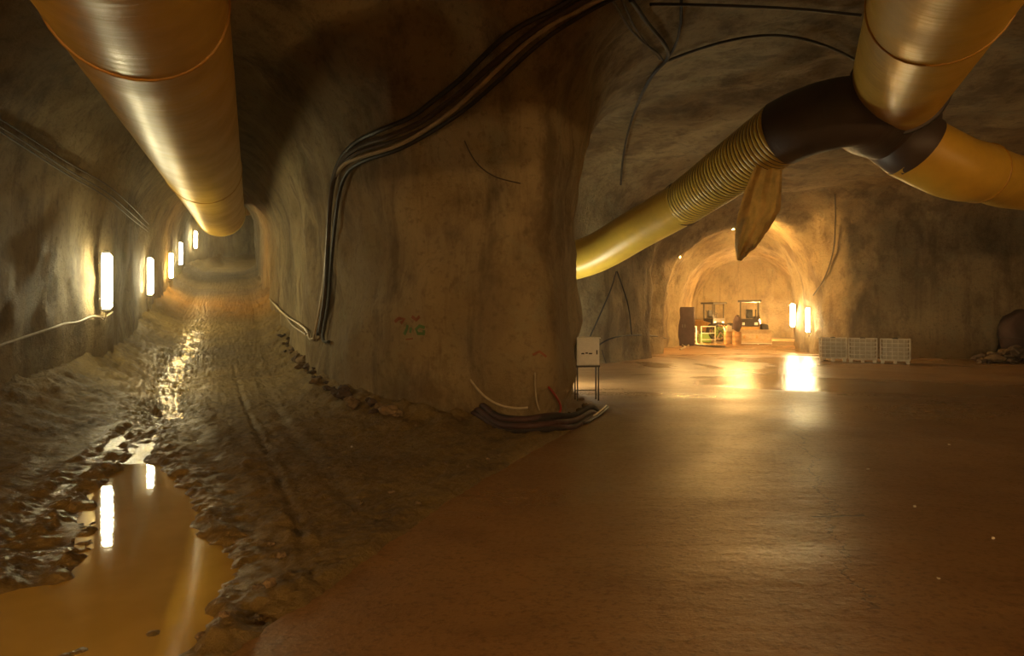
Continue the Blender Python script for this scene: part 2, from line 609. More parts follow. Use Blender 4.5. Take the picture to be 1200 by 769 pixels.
# relax the net a little so that no creases stay
EI = np.concatenate([Q[:, [0, 1]], Q[:, [1, 2]], Q[:, [2, 3]], Q[:, [3, 0]]])
deg = np.bincount(EI.ravel(), minlength=len(V)).astype(np.float64)
for _ in range(4):
    acc = np.zeros_like(V)
    for q in range(3):
        acc[:, q] = np.bincount(EI[:, 0], V[EI[:, 1], q], len(V)) + np.bincount(EI[:, 1], V[EI[:, 0], q], len(V))
    V = 0.5 * V + 0.5 * acc / deg[:, None]
me0 = bpy.data.meshes.new('shell_tmp')
me0.from_pydata(V.tolist(), [], Q.tolist())
N = np.empty(len(V) * 3, np.float32); me0.vertex_normals.foreach_get('vector', N); N = N.reshape(-1, 3)
# normals must look into the void
probe = void_sd(V[:, 0] + N[:, 0] * 0.3, V[:, 1] + N[:, 1] * 0.3, V[:, 2] + N[:, 2] * 0.3)
if (probe > 0).mean() > 0.5:
    Q = Q[:, ::-1]; N = -N
# uneven sprayed rock
disp = np.empty(len(V), np.float32)
for i, p in enumerate(V.tolist()):
    q = Vector(p)
    calm = 0.45 if (p[0] < -5 and (p[0] + 7.2) + 0.415 * (p[1] - 16) < -0.5) else 1.0
    disp[i] = calm * 0.24 * mnoise.noise(q * 0.42) + calm * 0.13 * mnoise.noise(q * 1.1 + Vector((9, 2, 5))) + 0.06 * mnoise.noise(q * 2.3)
V = V + N * disp[:, None]
me0.clear_geometry()
me0.from_pydata(V.tolist(), [], Q.tolist())
me0.vertex_normals.foreach_get('vector', N.ravel()) if False else None
buf = np.empty(len(V) * 3, np.float32); me0.vertex_normals.foreach_get('vector', buf); N = buf.reshape(-1, 3)
BVH = BVHTree.FromPolygons(V.tolist(), Q.tolist())

FC = V[Q].mean(axis=1)
FN = N[Q].mean(axis=1)
lat = (FC[:, 0] - LT0[0]) * LTD[1] - (FC[:, 1] - LT0[1]) * LTD[0]
u_ = (FC[:, 0] - ARCH0[0]) * ARCHD[1] - (FC[:, 1] - ARCH0[1]) * ARCHD[0]
v_ = (FC[:, 0] - ARCH0[0]) * ARCHD[0] + (FC[:, 1] - ARCH0[1]) * ARCHD[1]
ceil = (FN[:, 2] < -0.62) & (FC[:, 2] > 3.0)
klass = np.full(len(Q), 3)                                       # right
klass[(FC[:, 1] < 8.0)] = 4                                      # rear
klass[(FC[:, 0] < -4) & (lat < 0.0) | ((FC[:, 0] < -6.5) & (FC[:, 1] < 10.5))] = 0   # left
klass[(klass != 0) & (FC[:, 1] >= 8.0) & (FC[:, 0] < 2.6) & ((FC[:, 1] < 19.0) | (lat < 3.6))] = 1   # rock pillar
klass[(klass == 3) & (FC[:, 0] < 9.0)] = 2                       # back
klass[(v_ > 0.2) & (FC[:, 1] > 33.5) & (FC[:, 0] < 34) & (u_ < 5.5)] = 5   # lit tunnel
klass[ceil] = 6
NAMES = {0: ('wall_left', 'rough brown sprayed rock wall carrying the row of tube lamps'),
         1: ('wall_centre', 'broad rock pillar nose between the ramp tunnel and the paved hall'),
         2: ('wall_back', 'grey rock wall behind the white cabinet'),
         3: ('wall_right', 'brown rock wall behind the caged tanks'),
         4: ('wall_rear', 'rough rock wall closing the hall behind the viewpoint'),
         5: ('wall_far', 'orange lit arched rock lining of the tunnel with the loader'),
         6: ('ceiling', 'dark uneven sprayed rock roof of the junction')}
for k, (nm, lab) in NAMES.items():
    fs = Q[klass == k]
    if not len(fs): continue
    used, inv = np.unique(fs, return_inverse=True)
    me = bpy.data.meshes.new(nm)
    me.from_pydata(V[used].tolist(), [], inv.reshape(-1, 4).tolist())
    me.polygons.foreach_set('use_smooth', [True] * len(me.polygons))
    me.normals_split_custom_set_from_vertices(N[used].tolist())
    me.materials.append(M['rock'])
    o = bpy.data.objects.new(nm, me); COL.objects.link(o)
    tag(o, lab, 'ceiling' if k == 6 else 'wall', kind='structure')
bpy.data.meshes.remove(me0)


def hit(px, py, off=0.0):
    """Point on the rock surface seen at a photo position, lifted off the rock."""
    d = ray(px, py).normalized()
    loc, nrm, _, _ = BVH.ray_cast(Vector((0, 0, CAM_Z)), d)
    if loc is None: return at(px, py, 20), -d
    if nrm.dot(d) > 0: nrm = -nrm
    return loc + nrm * off, nrm


# ------------------------------------------------------------------ floors
def ground(px, py, z=0.0):
    d = F * (CAM_Z - z) / (py - HORIZON)
    return ((px - 600) / F * d, d)


EDGE = [(-2.9, -6.0), (-2.2, 0.0), (-1.86, 3.0), (-1.64, 4.1), (-1.29, 5.16), (-0.73, 7.27), (0.25, 10.0), (1.0, 11.9)]


def edge_x(y):
    ys = [p[1] for p in EDGE]; xs = [p[0] for p in EDGE]
    return np.interp(y, ys, xs)


# concrete slab of the hall
outline = EDGE + [(1.2, 14.0), (-1.0, 17.0), (-3.5, 20.0), (-8, 30), (0, 50), (12, 82), (33, 82), (33, -15), (-3.2, -15)]
bm = bmesh.new()
top = [bm.verts.new((x, y, 0.02)) for x, y in outline]
fc = bm.faces.new(top)
ext = bmesh.ops.extrude_face_region(bm, geom=[fc])
for g in ext['geom']:
    if isinstance(g, bmesh.types.BMVert): g.co.z = -0.4
bmesh.ops.triangulate(bm, faces=bm.faces[:])
bmesh.ops.recalc_face_normals(bm, faces=bm.faces[:])
me = bpy.data.meshes.new('floor'); bm.to_mesh(me); bm.free()
me.materials.append(M['concrete'])
floor = bpy.data.objects.new('floor', me); COL.objects.link(floor)
tag(floor, 'wet reddish brown concrete slab of the hall', 'floor', kind='structure')

# mud of the ramp: nonuniform plan grid with ruts and puddle basin
PUD = [ground(*p) for p in ((178, 522), (216, 552), (240, 590), (268, 632), (278, 690), (272, 730), (255, 790), (120, 860),
                            (-160, 860), (-160, 694), (-40, 690), (60, 676), (92, 640), (96, 600), (116, 560), (145, 536))]
ISL = [ground(*p) for p in ((75, 764), (120, 748), (165, 738), (200, 736))]
CHAN = [ground(*p) for p in ((205, 445), (190, 480), (160, 520), (128, 560), (105, 600), (90, 640))]
RUTS = [([ground(*p) for p in ((274, 452), (290, 490), (318, 545), (345, 610), (368, 690))], 0.045, 0.055),
        ([ground(*p) for p in ((255, 560), (285, 610), (322, 680))], 0.16, 0.09),
        ([ground(*p) for p in ((250, 640), (275, 680), (312, 728))], 0.15, 0.13),
        ([ground(*p) for p in ((200, 470), (232, 520), (255, 560))], 0.20, 0.07),
        ([ground(*p) for p in ((150, 505), (70, 575), (0, 640), (-60, 700))], 0.10, 0.08),
        ([ground(*p) for p in ((175, 520), (100, 600), (30, 690))], 0.08, 0.07),
        ([ground(*p) for p in ((130, 500), (50, 555), (-60, 640))], 0.14, 0.07),
        ([ground(*p) for p in ((300, 450), (340, 510), (420, 600))], 0.10, 0.035)]
ys = np.concatenate([np.arange(-8, 3.2, 0.4), np.arange(3.2, 9, 0.03), np.arange(9, 15, 0.06), np.arange(15, 30, 0.15), np.arange(30, 79, 0.4)])
NU = 250
uu = np.linspace(0, 1, NU)
GY = np.repeat(ys[:, None], NU, 1)
lc = np.interp(ys, [7.5, 16, 52, 62, 76], [-3.6, -7.2, -22.1, -23.4, -20.0])
xl = np.where(ys < 10, -9.2, lc - 3.6 - 0.3)
xl = np.minimum(xl, np.where(ys < 16, -9.2 - 0.25 * np.clip(ys - 10, 0, 6), 99))
xr = np.where(ys < 11.6, edge_x(ys) + 0.30, lc + 3.6)
xr = np.where((ys >= 11.6) & (ys < 18), np.maximum(xr, np.interp(ys, [11.6, 18], [1.1, -4.0])), xr)
GX = xl[:, None] * (1 - uu) + xr[:, None] * uu
fx, fy = GX.ravel(), GY.ravel()
nz1 = np.empty(len(fx)); nz2 = np.empty(len(fx)); nz3 = np.empty(len(fx)); nz4 = np.empty(len(fx))
for i in range(len(fx)):
    p = Vector((fx[i], fy[i], 0))
    nz1[i] = mnoise.noise(p * 0.7)
    nz2[i] = mnoise.fractal(p * 2.1, 0.9, 2.0, 4)
    nz3[i] = mnoise.noise(Vector((p.x * 9, p.y * 6, 3)))
    nz4[i] = mnoise.fractal(Vector((p.x * 13, p.y * 11, 7)), 0.6, 2.0, 2)
h = ramp(fy) - float(ramp(8.0)) + 0.05 + 0.03 * nz1 + 0.030 * nz2 + 0.014 * nz3 + 0.020 * nz4
h += 0.03 * np.clip(1 - np.abs(fx - edge_x(fy) + 0.25) / 0.35, 0, 1) * (fy < 12)
# toe of mud and rubble along the walls
dl = seg_sd(fx, fy, LEFT_PATH)
sgn = (fx - LT0[0]) - (fy - LT0[1]) * LTD[0]
toe = np.clip(dl - np.where(sgn < 0, 1.1, 1.55), 0, 1.6)
h += np.where(fy > 12, (0.50 * toe ** 1.4 + 0.10 * toe * nz2), 0) * np.clip((fy - 12) / 4, 0, 1)
lt = np.clip((-fx - 5.6 - 0.12 * fy) / 2.2, 0, 1)
h += np.where(fy < 15, 0.75 * lt ** 1.6 + 0.07 * lt * nz2, 0) * np.clip((15 - fy) / 3, 0, 1)
nose = np.exp(-(((fx + 1.3) / 2.2) ** 2 + ((fy - 13.0) / 2.0) ** 2))
h += 0.16 * nose * (0.8 + 0.6 * nz2)
wet = np.clip(0.05 + 0.35 * nz2, 0, 1) * np.exp(-np.clip(fy - 4, 0, 99) / 9) * np.clip((-1.2 - fx) / 1.5, 0, 1)
for pl, w, dep in RUTS:
    d = seg_sd(fx, fy, pl)
    g = np.exp(-(d / w) ** 2)
    bank = np.exp(-((d - 2.1 * w) / (0.7 * w)) ** 2)
    lug = 1.0 + 0.5 * np.sin(fy * 16 + fx * 7)
    brk = np.clip(0.55 + 0.9 * nz2 + 0.5 * nz3, 0.0, 1.2)
    h += (-dep * g + 0.30 * dep * bank * lug) * brk
    wet = np.maximum(wet, 0.35 * g * brk)
dc = seg_sd(fx, fy, CHAN)
g = np.exp(-(dc / 0.55) ** 2)
h -= 0.075 * g
h += (0.045 * nz3 + 0.04 * nz4 + 0.02 * nz2) * g
wet = np.maximum(wet, np.clip(1.3 * np.exp(-(dc / 0.85) ** 2) + 0.35 * nz2 * (dc < 2.0), 0, 1))
far_ch = np.exp(-((fx - (lc.repeat(NU) - 0.75)) / 0.55) ** 2) * (fy > 13) * np.exp(-np.clip(fy - 26, 0, 99) / 6)
h += (-0.07 + 0.045 * nz3 + 0.05 * nz4) * far_ch
wet = np.maximum(wet, np.clip(far_ch * (1.2 + 0.6 * nz2), 0, 1))
dp = poly_sd(fx, fy, PUD) + 0.14 * nz2 + 0.08 * nz1
basin = np.clip(-dp / 0.30, 0, 1)
h = h * (1 - basin) + (-0.10) * basin
h += 0.105 * np.exp(-(seg_sd(fx, fy, ISL) / 0.10) ** 2) * (0.75 + 0.6 * nz2 + 0.5 * nz3)
h = np.where((dp > 0) & (dp < 0.5) & (fy < 11), np.maximum(h, -0.02 + 0.05 * nz2), h)
wet = np.maximum(wet, np.clip(1 - dp / 0.45, 0, 1) * 0.9)
# feather the mud out onto the slab
over = (fx - edge_x(fy) + 0.07 * nz2 + 0.05 * nz1) / 0.16
h = np.where(fy < 12, h * np.clip(1 - over, 0, 1) + (-0.06) * np.clip(over, 0, 1), h)
amber_pool = np.clip(np.exp(-((fy - 31.5) / 2.6) ** 2) * (0.95 + 0.5 * nz2), 0, 1)  # pool of orange lamplight on the ramp, put into the mud colour
rows = len(ys)
mv = np.stack([fx, fy, h], 1)
ii = (np.arange(rows - 1)[:, None] * NU + np.arange(NU - 1)).ravel()
mf = np.stack([ii, ii + 1, ii + NU + 1, ii + NU], 1)
me = bpy.data.meshes.new('floor_mud')
me.from_pydata(mv.tolist(), [], mf.tolist())
me.polygons.foreach_set('use_smooth', [True] * len(me.polygons))
for nm, arr in (('wet', wet), ('ochre', amber_pool)):
    a = me.attributes.new(nm, 'FLOAT', 'POINT'); a.data.foreach_set('value', arr.astype(np.float32))
me.materials.append(M['mud'])
mud = bpy.data.objects.new('floor_mud', me); COL.objects.link(mud)
tag(mud, 'rutted wet brown mud covering the ramp tunnel', 'ground', kind='structure')
MBVH = BVHTree.FromPolygons(mv.tolist(), mf.tolist())


def on_mud(x, y):
    loc, _, _, _ = MBVH.ray_cast(Vector((x, y, 30)), Vector((0, 0, -1)))
    return loc if loc is not None else Vector((x, y, 0.02))


def on_floor(x, y):
    p = on_mud(x, y)
    return Vector((x, y, max(p.z, 0.02))) if y < 15 or x < -3 else Vector((x, y, 0.02))


# puddle water: flat sheet reaching a little under the banks
b = MB()
cx = sum(p[0] for p in PUD) / len(PUD); cy = sum(p[1] for p in PUD) / len(PUD)
WZ = -0.025
ring = [(cx + (x - cx) * 1.12, cy + (y - cy) * 1.12, WZ) for x, y in PUD]
b.add(ring + [(x, y, WZ - 0.02) for x, y, _ in ring],
      [tuple(range(len(ring)))] + [tuple(range(2 * len(ring) - 1, len(ring) - 1, -1))] +
      [(k, k + len(ring), (k + 1) % len(ring) + len(ring), (k + 1) % len(ring)) for k in range(len(ring))])
tag(b.build('puddle_water', M['water']), 'opaque ochre puddle lying in the wheel ruts of the mud', 'puddle', kind='stuff')

# trickle of water running down the ramp into the puddle
tp = [(float(np.interp(y, [7.5, 16, 52], [-3.6, -7.2, -22.1])) - 0.75, y) for y in (27.0, 24.0, 21.0, 18.5, 16.5)] + CHAN[1:4]
tp = [(p.x, p.y) for p in spline([Vector((x, y, 0)) for x, y in tp], 8)]
lev = np.array([np.mean([on_mud(x + k * 0.09, y + j * 0.12).z for k in range(-4, 5) for j in (-1, 0, 1)]) for x, y in tp])
lev = np.convolve(np.pad(lev, 3, mode='edge'), np.ones(7) / 7, 'valid')
vs, fs = [], []
for i, (x, y) in enumerate(tp):
    z = float(lev[i]) - 0.002
    w = 0.95 * min(1.0, (31 - y) / 10)
    for sx in (-1, -0.33, 0.33, 1):
        vs.append((x + sx * w, y, z))
    for sx in (-1, 1):
        vs.append((x + sx * w, y, z - 0.03))
for i in range(len(tp) - 1):
    a, c2 = i * 6, i * 6 + 6
    ordr = [0, 1, 2, 3, 5, 4]
    for k in range(6):
        p, q = ordr[k], ordr[(k + 1) % 6]
        fs.append((a + p, a + q, c2 + q, c2 + p))
tag(MB().add(vs, fs).build('trickle_water', M['trickle'], None, smooth=True), 'glinting trickle of water running down the ramp into the puddle', 'water', kind='stuff')

# ------------------------------------------------------------------ lamps
def tube_lamp(pos, nrm, label, group, glow, L=1.35, W=0.17, name='tube_lamp', cable=True, tilt=0.0):
    """Upright sealed fluorescent fitting screwed to the rock."""
    nrm = Vector((nrm.x, nrm.y, 0)).normalized()
    rz = math.atan2(nrm.y, nrm.x) - PI / 2          # local +y looks away from the wall
    t = empty(name, pos, label, 'lamp', group, rz)
    t.rotation_euler = (0, tilt, rz)
    MB().box((0, -0.05, 0), (W * 0.9, 0.07, L), bev=0.015).build('housing', M['grey_metal'], t)
    prof = [(W * 0.30, -L * 0.47), (W * 0.5, -L * 0.43), (W * 0.5, L * 0.43), (W * 0.30, L * 0.47)]
    MB().lathe(prof, (0, 0.045, 0), 14).build('diffuser', glow, t, smooth=True)
    for s in (-1, 1):
        MB().lathe([(W * 0.36, 0), (W * 0.36, 0.05), (W * 0.2, 0.08)] if s > 0 else [(W * 0.2, -0.08), (W * 0.36, -0.05), (W * 0.36, 0)],
                   (0, 0.03, s * L * 0.475), 12).build('end_cap', M['grey_metal'], t, smooth=True)
        MB().box((0, -0.06, s * L * 0.3), (W * 1.35, 0.03, 0.04)).build('bracket', M['dark_metal'], t)
    if cable:
        MB().tube(spline([(0, 0.02, -L * 0.53), (0.01, 0.03, -L * 0.60), (0.06, 0.0, -L * 0.66), (0.12, -0.08, -L * 0.60)], 5), 0.014, 6
                  ).build('cable_tail', M['cable_pale'], t, smooth=True)
    return t


LAMPS = [(115, 329, 'white tube lamp beside the bright curled cable on the ramp wall', 'lamp_cool', 1.42, 0.24),
         (168, 324, 'white tube lamp between the amber tube and the lamp with the curled cable', 'lamp_cool', 1.40, 0.24),
         (195, 311, 'amber tinted tube lamp on the ramp wall', 'lamp_amber', 1.30, 0.22),
         (207, 297, 'white tube lamp just beyond the amber tube on the ramp wall', 'lamp_cool', 1.35, 0.24),
         (226, 281, 'farthest white tube lamp up the ramp under the duct end', 'lamp_cool', 1.35, 0.26)]
for px, py, lab, g, L, W in LAMPS:
    p, n = hit(px, py, 0.16)
    print('LAMP', px, py, [round(k, 2) for k in p])
    tube_lamp(p, n, lab, 'tube lamps along the ramp wall', M[g], L, W)
for px, py, lab in ((953, 375, 'warm white tube lamp on the corner beside the caged tanks'),
                    (928, 370, 'warm white tube lamp just inside the orange lit tunnel')):
    if px == 953:
        p, n = hit(px, py, 0.2)
    else:
        p, n, _, _ = BVH.ray_cast(Vector((13.5, 38.6, 2.02)), Vector((1, 0.0, 0)))
        n = Vector((-0.9, -0.4, 0)); p = p + n * 0.2
    print('LAMP', px, py, [round(k, 2) for k in p])
    tube_lamp(p, n, lab, 'tube lamps at the lit tunnel mouth', M['lamp_right'], 1.35, 0.26)
# lamp in the passage behind the rock pillar
tube_lamp(Vector((1.22, 19.35, 1.15)), Vector((0.8, 0.6, 0)), 'tube lamp on the hidden back of the rock pillar', None, M['lamp_side'], 1.3, 0.2)
tube_lamp(Vector((-0.6, 25.2, 2.2)), Vector((0.3, -1, 0)), 'added second tube lamp on the far side of the passage hidden by the pillar', None, M['lamp_side'], 1.3, 0.2)  # extra unseen lamp added to brighten the floor and cabinet edge


def arch_pt(u, v, z):
    return Vector((ARCH0[0] + u * ARCHD[1] + v * ARCHD[0], ARCH0[1] - u * ARCHD[0] + v * ARCHD[1], z))


def cage_lamp(pos, label, glow, r=0.26, stand=False):
    """Round caged bulkhead lamp."""
    t = empty('bulkhead_lamp', pos, label, 'lamp')
    MB().lathe([(r * 0.4, -r), (r * 0.85, -r * 0.6), (r, 0), (r * 0.85, r * 0.6), (r * 0.4, r)], n=14).build('globe', glow, t, smooth=True)
    MB().lathe([(r * 0.9, r * 0.8), (r * 0.9, r * 1.3), (r * 0.5, r * 1.5)], n=12).build('base', M['dark_metal'], t)
    mb = MB(); ring_tube(mb, (0, 0, 0), (0, 0, 1), r * 1.12, r * 0.06, 18, 5); mb.build('guard_ring', M['dark_metal'], t)
    if stand:
        for k in range(3):
            a = 2 * PI * k / 3
            MB().tube([(0, 0, -r * 0.8), (0.45 * math.cos(a), 0.45 * math.sin(a), 0.03 - pos[2])], 0.02, 6).build('stand_leg', M['dark_metal'], t)
    return t


def ring_tube(mb, c, d, r, tr, n=32, m=8):
    """Torus round the axis d."""
    d = Vector(d).normalized(); a = d.orthogonal().normalized(); b2 = d.cross(a)
    vs, fs = [], []
    for i in range(n):
        w = a * math.cos(2 * PI * i / n) + b2 * math.sin(2 * PI * i / n)
        for j in range(m):
            q = 2 * PI * j / m
            vs.append(Vector(c) + w * (r + tr * math.cos(q)) + d * tr * math.sin(q))
    for i in range(n):
        for j in range(m):
            fs.append((i * m + j, ((i + 1) % n) * m + j, ((i + 1) % n) * m + (j + 1) % m, i * m + (j + 1) % m))
    return mb.add(vs, fs)


cage_lamp(arch_pt(-0.4, 1.7, 6.72), 'bulkhead lamp under the roof just behind the tunnel portal', M['lamp_orange'], 0.2)
cage_lamp(arch_pt(-3.18, 1.7, 5.25), 'bulkhead lamp on the haunch just behind the tunnel portal', M['lamp_orange'], 0.17)
cage_lamp(arch_pt(-0.2, 11.4, 6.7), 'bulkhead lamp under the roof behind the second rib of the lit tunnel', M['lamp_orange'])
p = at(886, 378, 56.0)  # unseen lamp added to brighten the back wall of the tunnel
cage_lamp(p, 'added unseen fill lamp on a tripod behind the wheel loader', M['lamp_orange'], 0.34, True)
p = at(800, 385, 48.0)  # unseen lamp added to light the floor and wall behind the locker
cage_lamp(p, 'added unseen fill lamp on a tripod behind the dark locker', M['lamp_orange'], 0.18, True)
def hooded_fill_lamp(pos, nrm, label, group, glow, L=1.6, W=0.20):
    """Added level fill tube whose hood keeps light off the roof; local +y looks away from the wall."""
    nrm = Vector((nrm.x, nrm.y, 0)).normalized()
    t = empty('hooded_fill_lamp', pos, label, 'lamp', group, math.atan2(nrm.y, nrm.x) - PI / 2)
    MB().box((0, -0.12, 0.02), (L, 0.06, 0.34), bev=0.01).build('back_plate', M['grey_metal'], t)
    MB().box((0, 0.02, 0.19), (L + 0.1, 0.32, 0.03), bev=0.008).build('hood', M['dark_metal'], t)  # shaped to cut off upward light so the roof stays dark
    MB().lathe([(W * 0.3, -L * 0.48), (W * 0.5, -L * 0.45), (W * 0.5, L * 0.45), (W * 0.3, L * 0.48)], (0, 0.02, 0), 14, 'x').build('diffuser', glow, t, smooth=True)
    for sx in (-1, 1):
        MB().box((sx * (L * 0.5 + 0.03), 0.05, 0.05), (0.03, 0.36, 0.28)).build('end_plate', M['dark_metal'], t)
    return t


# unseen warm fill lamps added in the hall behind the viewpoint
for k, (dx, dy, z) in enumerate(((-1.0, -0.15, 4.2), (-0.8, -0.9, 4.2), (-0.1, -1.0, 4.2), (0.35, -1.0, 4.2), (0.9, -0.8, 4.2), (1.0, -0.25, 4.2))):
    loc, n, _, _ = BVH.ray_cast(Vector((2.0, -2.0, z)), Vector((dx, dy, 0)).normalized())
    if n.dot(Vector((dx, dy, 0))) > 0: n = -n
    hooded_fill_lamp(loc + n * 0.35, n, 'added unseen hooded fill lamp on the rear wall of the hall', 'added fill lamps round the rear of the hall', M['fill_rear'])
loc, n, _, _ = BVH.ray_cast(Vector((-22.8, 58.0, 10.5)), Vector((-1, 0, 0)))  # unseen lamp added to light the black end of the ramp
tube_lamp(loc + Vector((0.2, 0, 0)), Vector((1, 0, 0)), 'added unseen tube lamp round the last bend of the ramp', None, M['lamp_cool'], 1.35, 0.24)

# ------------------------------------------------------------------ ventilation ducts
def lerp_path(pts, step):
    out = [Vector(pts[0])]
    for a, b2 in zip(pts[:-1], pts[1:]):
        a, b2 = Vector(a), Vector(b2)
        k = max(1, int((b2 - a).length / step))
        out += [a.lerp(b2, (i + 1) / k) for i in range(k)]
    return out


def duct_rf(seed, amp):
    def f(run, a):
        return 1 + amp * (mnoise.noise(Vector((run * 0.9, math.cos(a) * 1.2 + seed, math.sin(a) * 1.2)))
                          + 0.6 * mnoise.noise(Vector((run * 4.5, math.cos(a) * 0.8 + seed, math.sin(a) * 0.8))))
    return f


# left duct, hung down the middle of the ramp tunnel
def left_axis(y):
    return Vector((-11.15 + 0.3825 * (26 - y), y, 6.0 - 0.0325 * (26 - y)))


root = left_axis(7.15)
t = empty('ventilation_duct', root, 'fat golden yellow air duct with a seam hung along the ramp tunnel', 'duct')
cuts = [-7.0, 0.0, 7.15, 17.0, 26.6]
for i, (a, b2) in enumerate(zip(cuts[:-1], cuts[1:])):
    mb = MB()
    mb.tube(lerp_path([left_axis(a), left_axis(b2)], 0.12), 0.90 if i != 2 else 0.905, 48, True, duct_rf(i * 3.1, 0.006))
    mb.build('duct_section', M['duct'], t, smooth=True, attr='along', world=True)
    if i:
        mb = MB()
        dirv = left_axis(1) - left_axis(0)
        ring_tube(mb, left_axis(a), dirv, 0.905, 0.022)
        mb.build('joint_band', M['duct_band'], t, smooth=True, world=True)
bend = spline([left_axis(26.3), left_axis(27.6) + Vector((0, 0, 0.05)), left_axis(30) + Vector((-0.1, 0, 0.45)), left_axis(36) + Vector((-0.4, 0, 1.4)),
               left_axis(48) + Vector((-0.8, 0, 3.0)), left_axis(56) + Vector((0.2, 0, 4.1)), left_axis(66) + Vector((3.5, 0, 5.4))], 10)
mb = MB(); mb.tube(bend, 0.89, 40, True, duct_rf(20, 0.006))
mb.build('duct_section', M['duct'], t, smooth=True, attr='along', world=True)
mb = MB(); ring_tube(mb, left_axis(26.6), left_axis(1) - left_axis(0), 0.905, 0.035)
mb.build('joint_band', M['duct_pale'], t, smooth=True, world=True)

# right main duct coming over the viewpoint to the branch
def right_axis(y):
    return Vector((7.91 - 0.444 * (14 - y), y, 6.64 - 0.07 * (14 - y)))


t = empty('ventilation_duct', right_axis(8.2), 'fat amber air duct coming down to the dark branch piece', 'duct')
for i, (a, b2) in enumerate(((-8.0, 2.0), (2.0, 9.2), (9.2, 14.0))):
    mb = MB(); mb.tube(lerp_path([right_axis(a), right_axis(b2)], 0.12), 0.90, 48, True, duct_rf(40 + i * 3, 0.007))
    mb.build('duct_section', M['duct'], t, smooth=True, attr='along', world=True)
    if i:
        mb = MB(); ring_tube(mb, right_axis(a), right_axis(1) - right_axis(0), 0.905, 0.02)
        mb.build('joint_band', M['duct_band'], t, smooth=True, world=True)

# dark branch piece
TC = Vector((8.25, 14.75, 6.15))
t = empty('duct_branch_piece', TC, 'dark fabric branch piece joining the three yellow ducts', 'duct')
path = spline([right_axis(13.75), right_axis(14.25), TC + Vector((0.05, 0.25, 0.2)), TC + Vector((0.15, 0.5, -0.35))], 8)
mb = MB(); mb.tube(path, [0.945] * 9 + [0.95 - 0.012 * k for k in range(len(path) - 9)], 40, True, duct_rf(60, 0.012))
mb.build('hub_sleeve', M['sleeve'], t, smooth=True, attr='along', world=True)
A = at(922, 152, 14.2)
B = at(800, 239, 17.9)
AD = (B - A).normalized()
path = spline([TC + Vector((0.3, 0.1, 0)), TC + Vector((-0.6, -0.35, -0.05)), A - AD * 0.75 + Vector((0.85, 0.1, 0.02)), A - AD * 0.38 + Vector((0.22, 0, 0)), A + AD * 0.16], 8)
mb = MB(); mb.tube(path, [0.82 - 0.13 * min(1, k / 16) for k in range(len(path))], 40, True, duct_rf(70, 0.02))
mb.build('branch_sleeve', M['sleeve'], t, smooth=True, attr='along', world=True)
path = spline([TC + Vector((0.0, 0.1, -0.1)), TC + Vector((0.25, 0.1, -0.30)), at(1066, 168, 14.6), at(1074, 174, 14.6)], 6)
mb = MB(); mb.tube(path, 0.72, 36, True, duct_rf(75, 0.012))
mb.build('branch_sleeve', M['sleeve'], t, smooth=True, attr='along', world=True)
for y in (13.8, 14.2):
    mb = MB(); ring_tube(mb, right_axis(y), right_axis(1) - right_axis(0), 0.95, 0.018)
    mb.build('strap', M['black'], t, smooth=True, world=True)

# ribbed branch going down behind the rock pillar
C = at(690, 300, 20.3)
D = Vector((-1.2, 22.3, 3.1))
t = empty('ventilation_duct', A, 'yellow ribbed duct sloping down behind the rock pillar', 'duct')
mb = MB()
n_rib = 34
AB = [A.lerp(B, k / (n_rib * 6)) for k in range(n_rib * 6 + 1)]
mb.tube(AB, [0.650 - 0.085 * k / len(AB) + 0.022 * abs(math.sin(PI * k / 6)) for k in range(len(AB))], 40)
mb.build('ribbed_section', M['duct_pale'], t, smooth=True, attr='along', world=True)
for k in range(1, n_rib):
    mb = MB(); ring_tube(mb, A.lerp(B, k / n_rib), B - A, 0.653 - 0.085 * k / n_rib, 0.011, 40, 5)
    mb.build('wire_ring', M['cable_brown'], t, smooth=True, world=True)
mb = MB(); mb.tube(spline([B.lerp(A, 0.02), B.lerp(C, 0.4), C, C.lerp(D, 0.5), D, Vector((-4.9, 23.6, 2.8))], 10), 0.575, 40, True, duct_rf(90, 0.008))
mb.build('smooth_section', M['duct_pale'], t, smooth=True, attr='along', world=True)
mb = MB(); ring_tube(mb, B, B - A, 0.59, 0.02, 40, 6)
mb.build('joint_band', M['cable_brown'], t, smooth=True, world=True)
mb = MB(); q = A.lerp(B, 0.93)
mb.tube([q + Vector((-0.45, 0, 0.42)), q + Vector((-0.62, 0, 0.05)), q + Vector((-0.48, -0.02, -0.42))], 0.012, 6)
mb.build('tie_cord', M['black'], t, world=True)

# branch to the right
R0 = at(1064, 170, 14.6); R1 = at(1118, 196, 14.6); R2 = at(1210, 216, 15.8)
t = empty('ventilation_duct', R0, 'amber branch duct running off to the right from the dark piece', 'duct')
mb = MB(); mb.tube(spline([R0, R1, at(1150, 203, 14.9)], 10), [0.70 - 0.003 * k for k in range(21)], 40, True, duct_rf(110, 0.012))
mb.build('elbow_section', M['duct'], t, smooth=True, attr='along', world=True)
mb = MB(); mb.tube(spline([at(1150, 203, 14.9), R2, Vector((17.5, 17.5, 5.1)), Vector((28, 20, 5.2))], 14), 0.60, 40, True, duct_rf(120, 0.010))
mb.build('duct_section', M['duct'], t, smooth=True, attr='along', world=True)
mb = MB(); ring_tube(mb, at(1150, 203, 14.9), at(1150, 203, 14.9) - R1, 0.63, 0.03)
mb.build('joint_band', M['duct_band'], t, smooth=True, world=True)

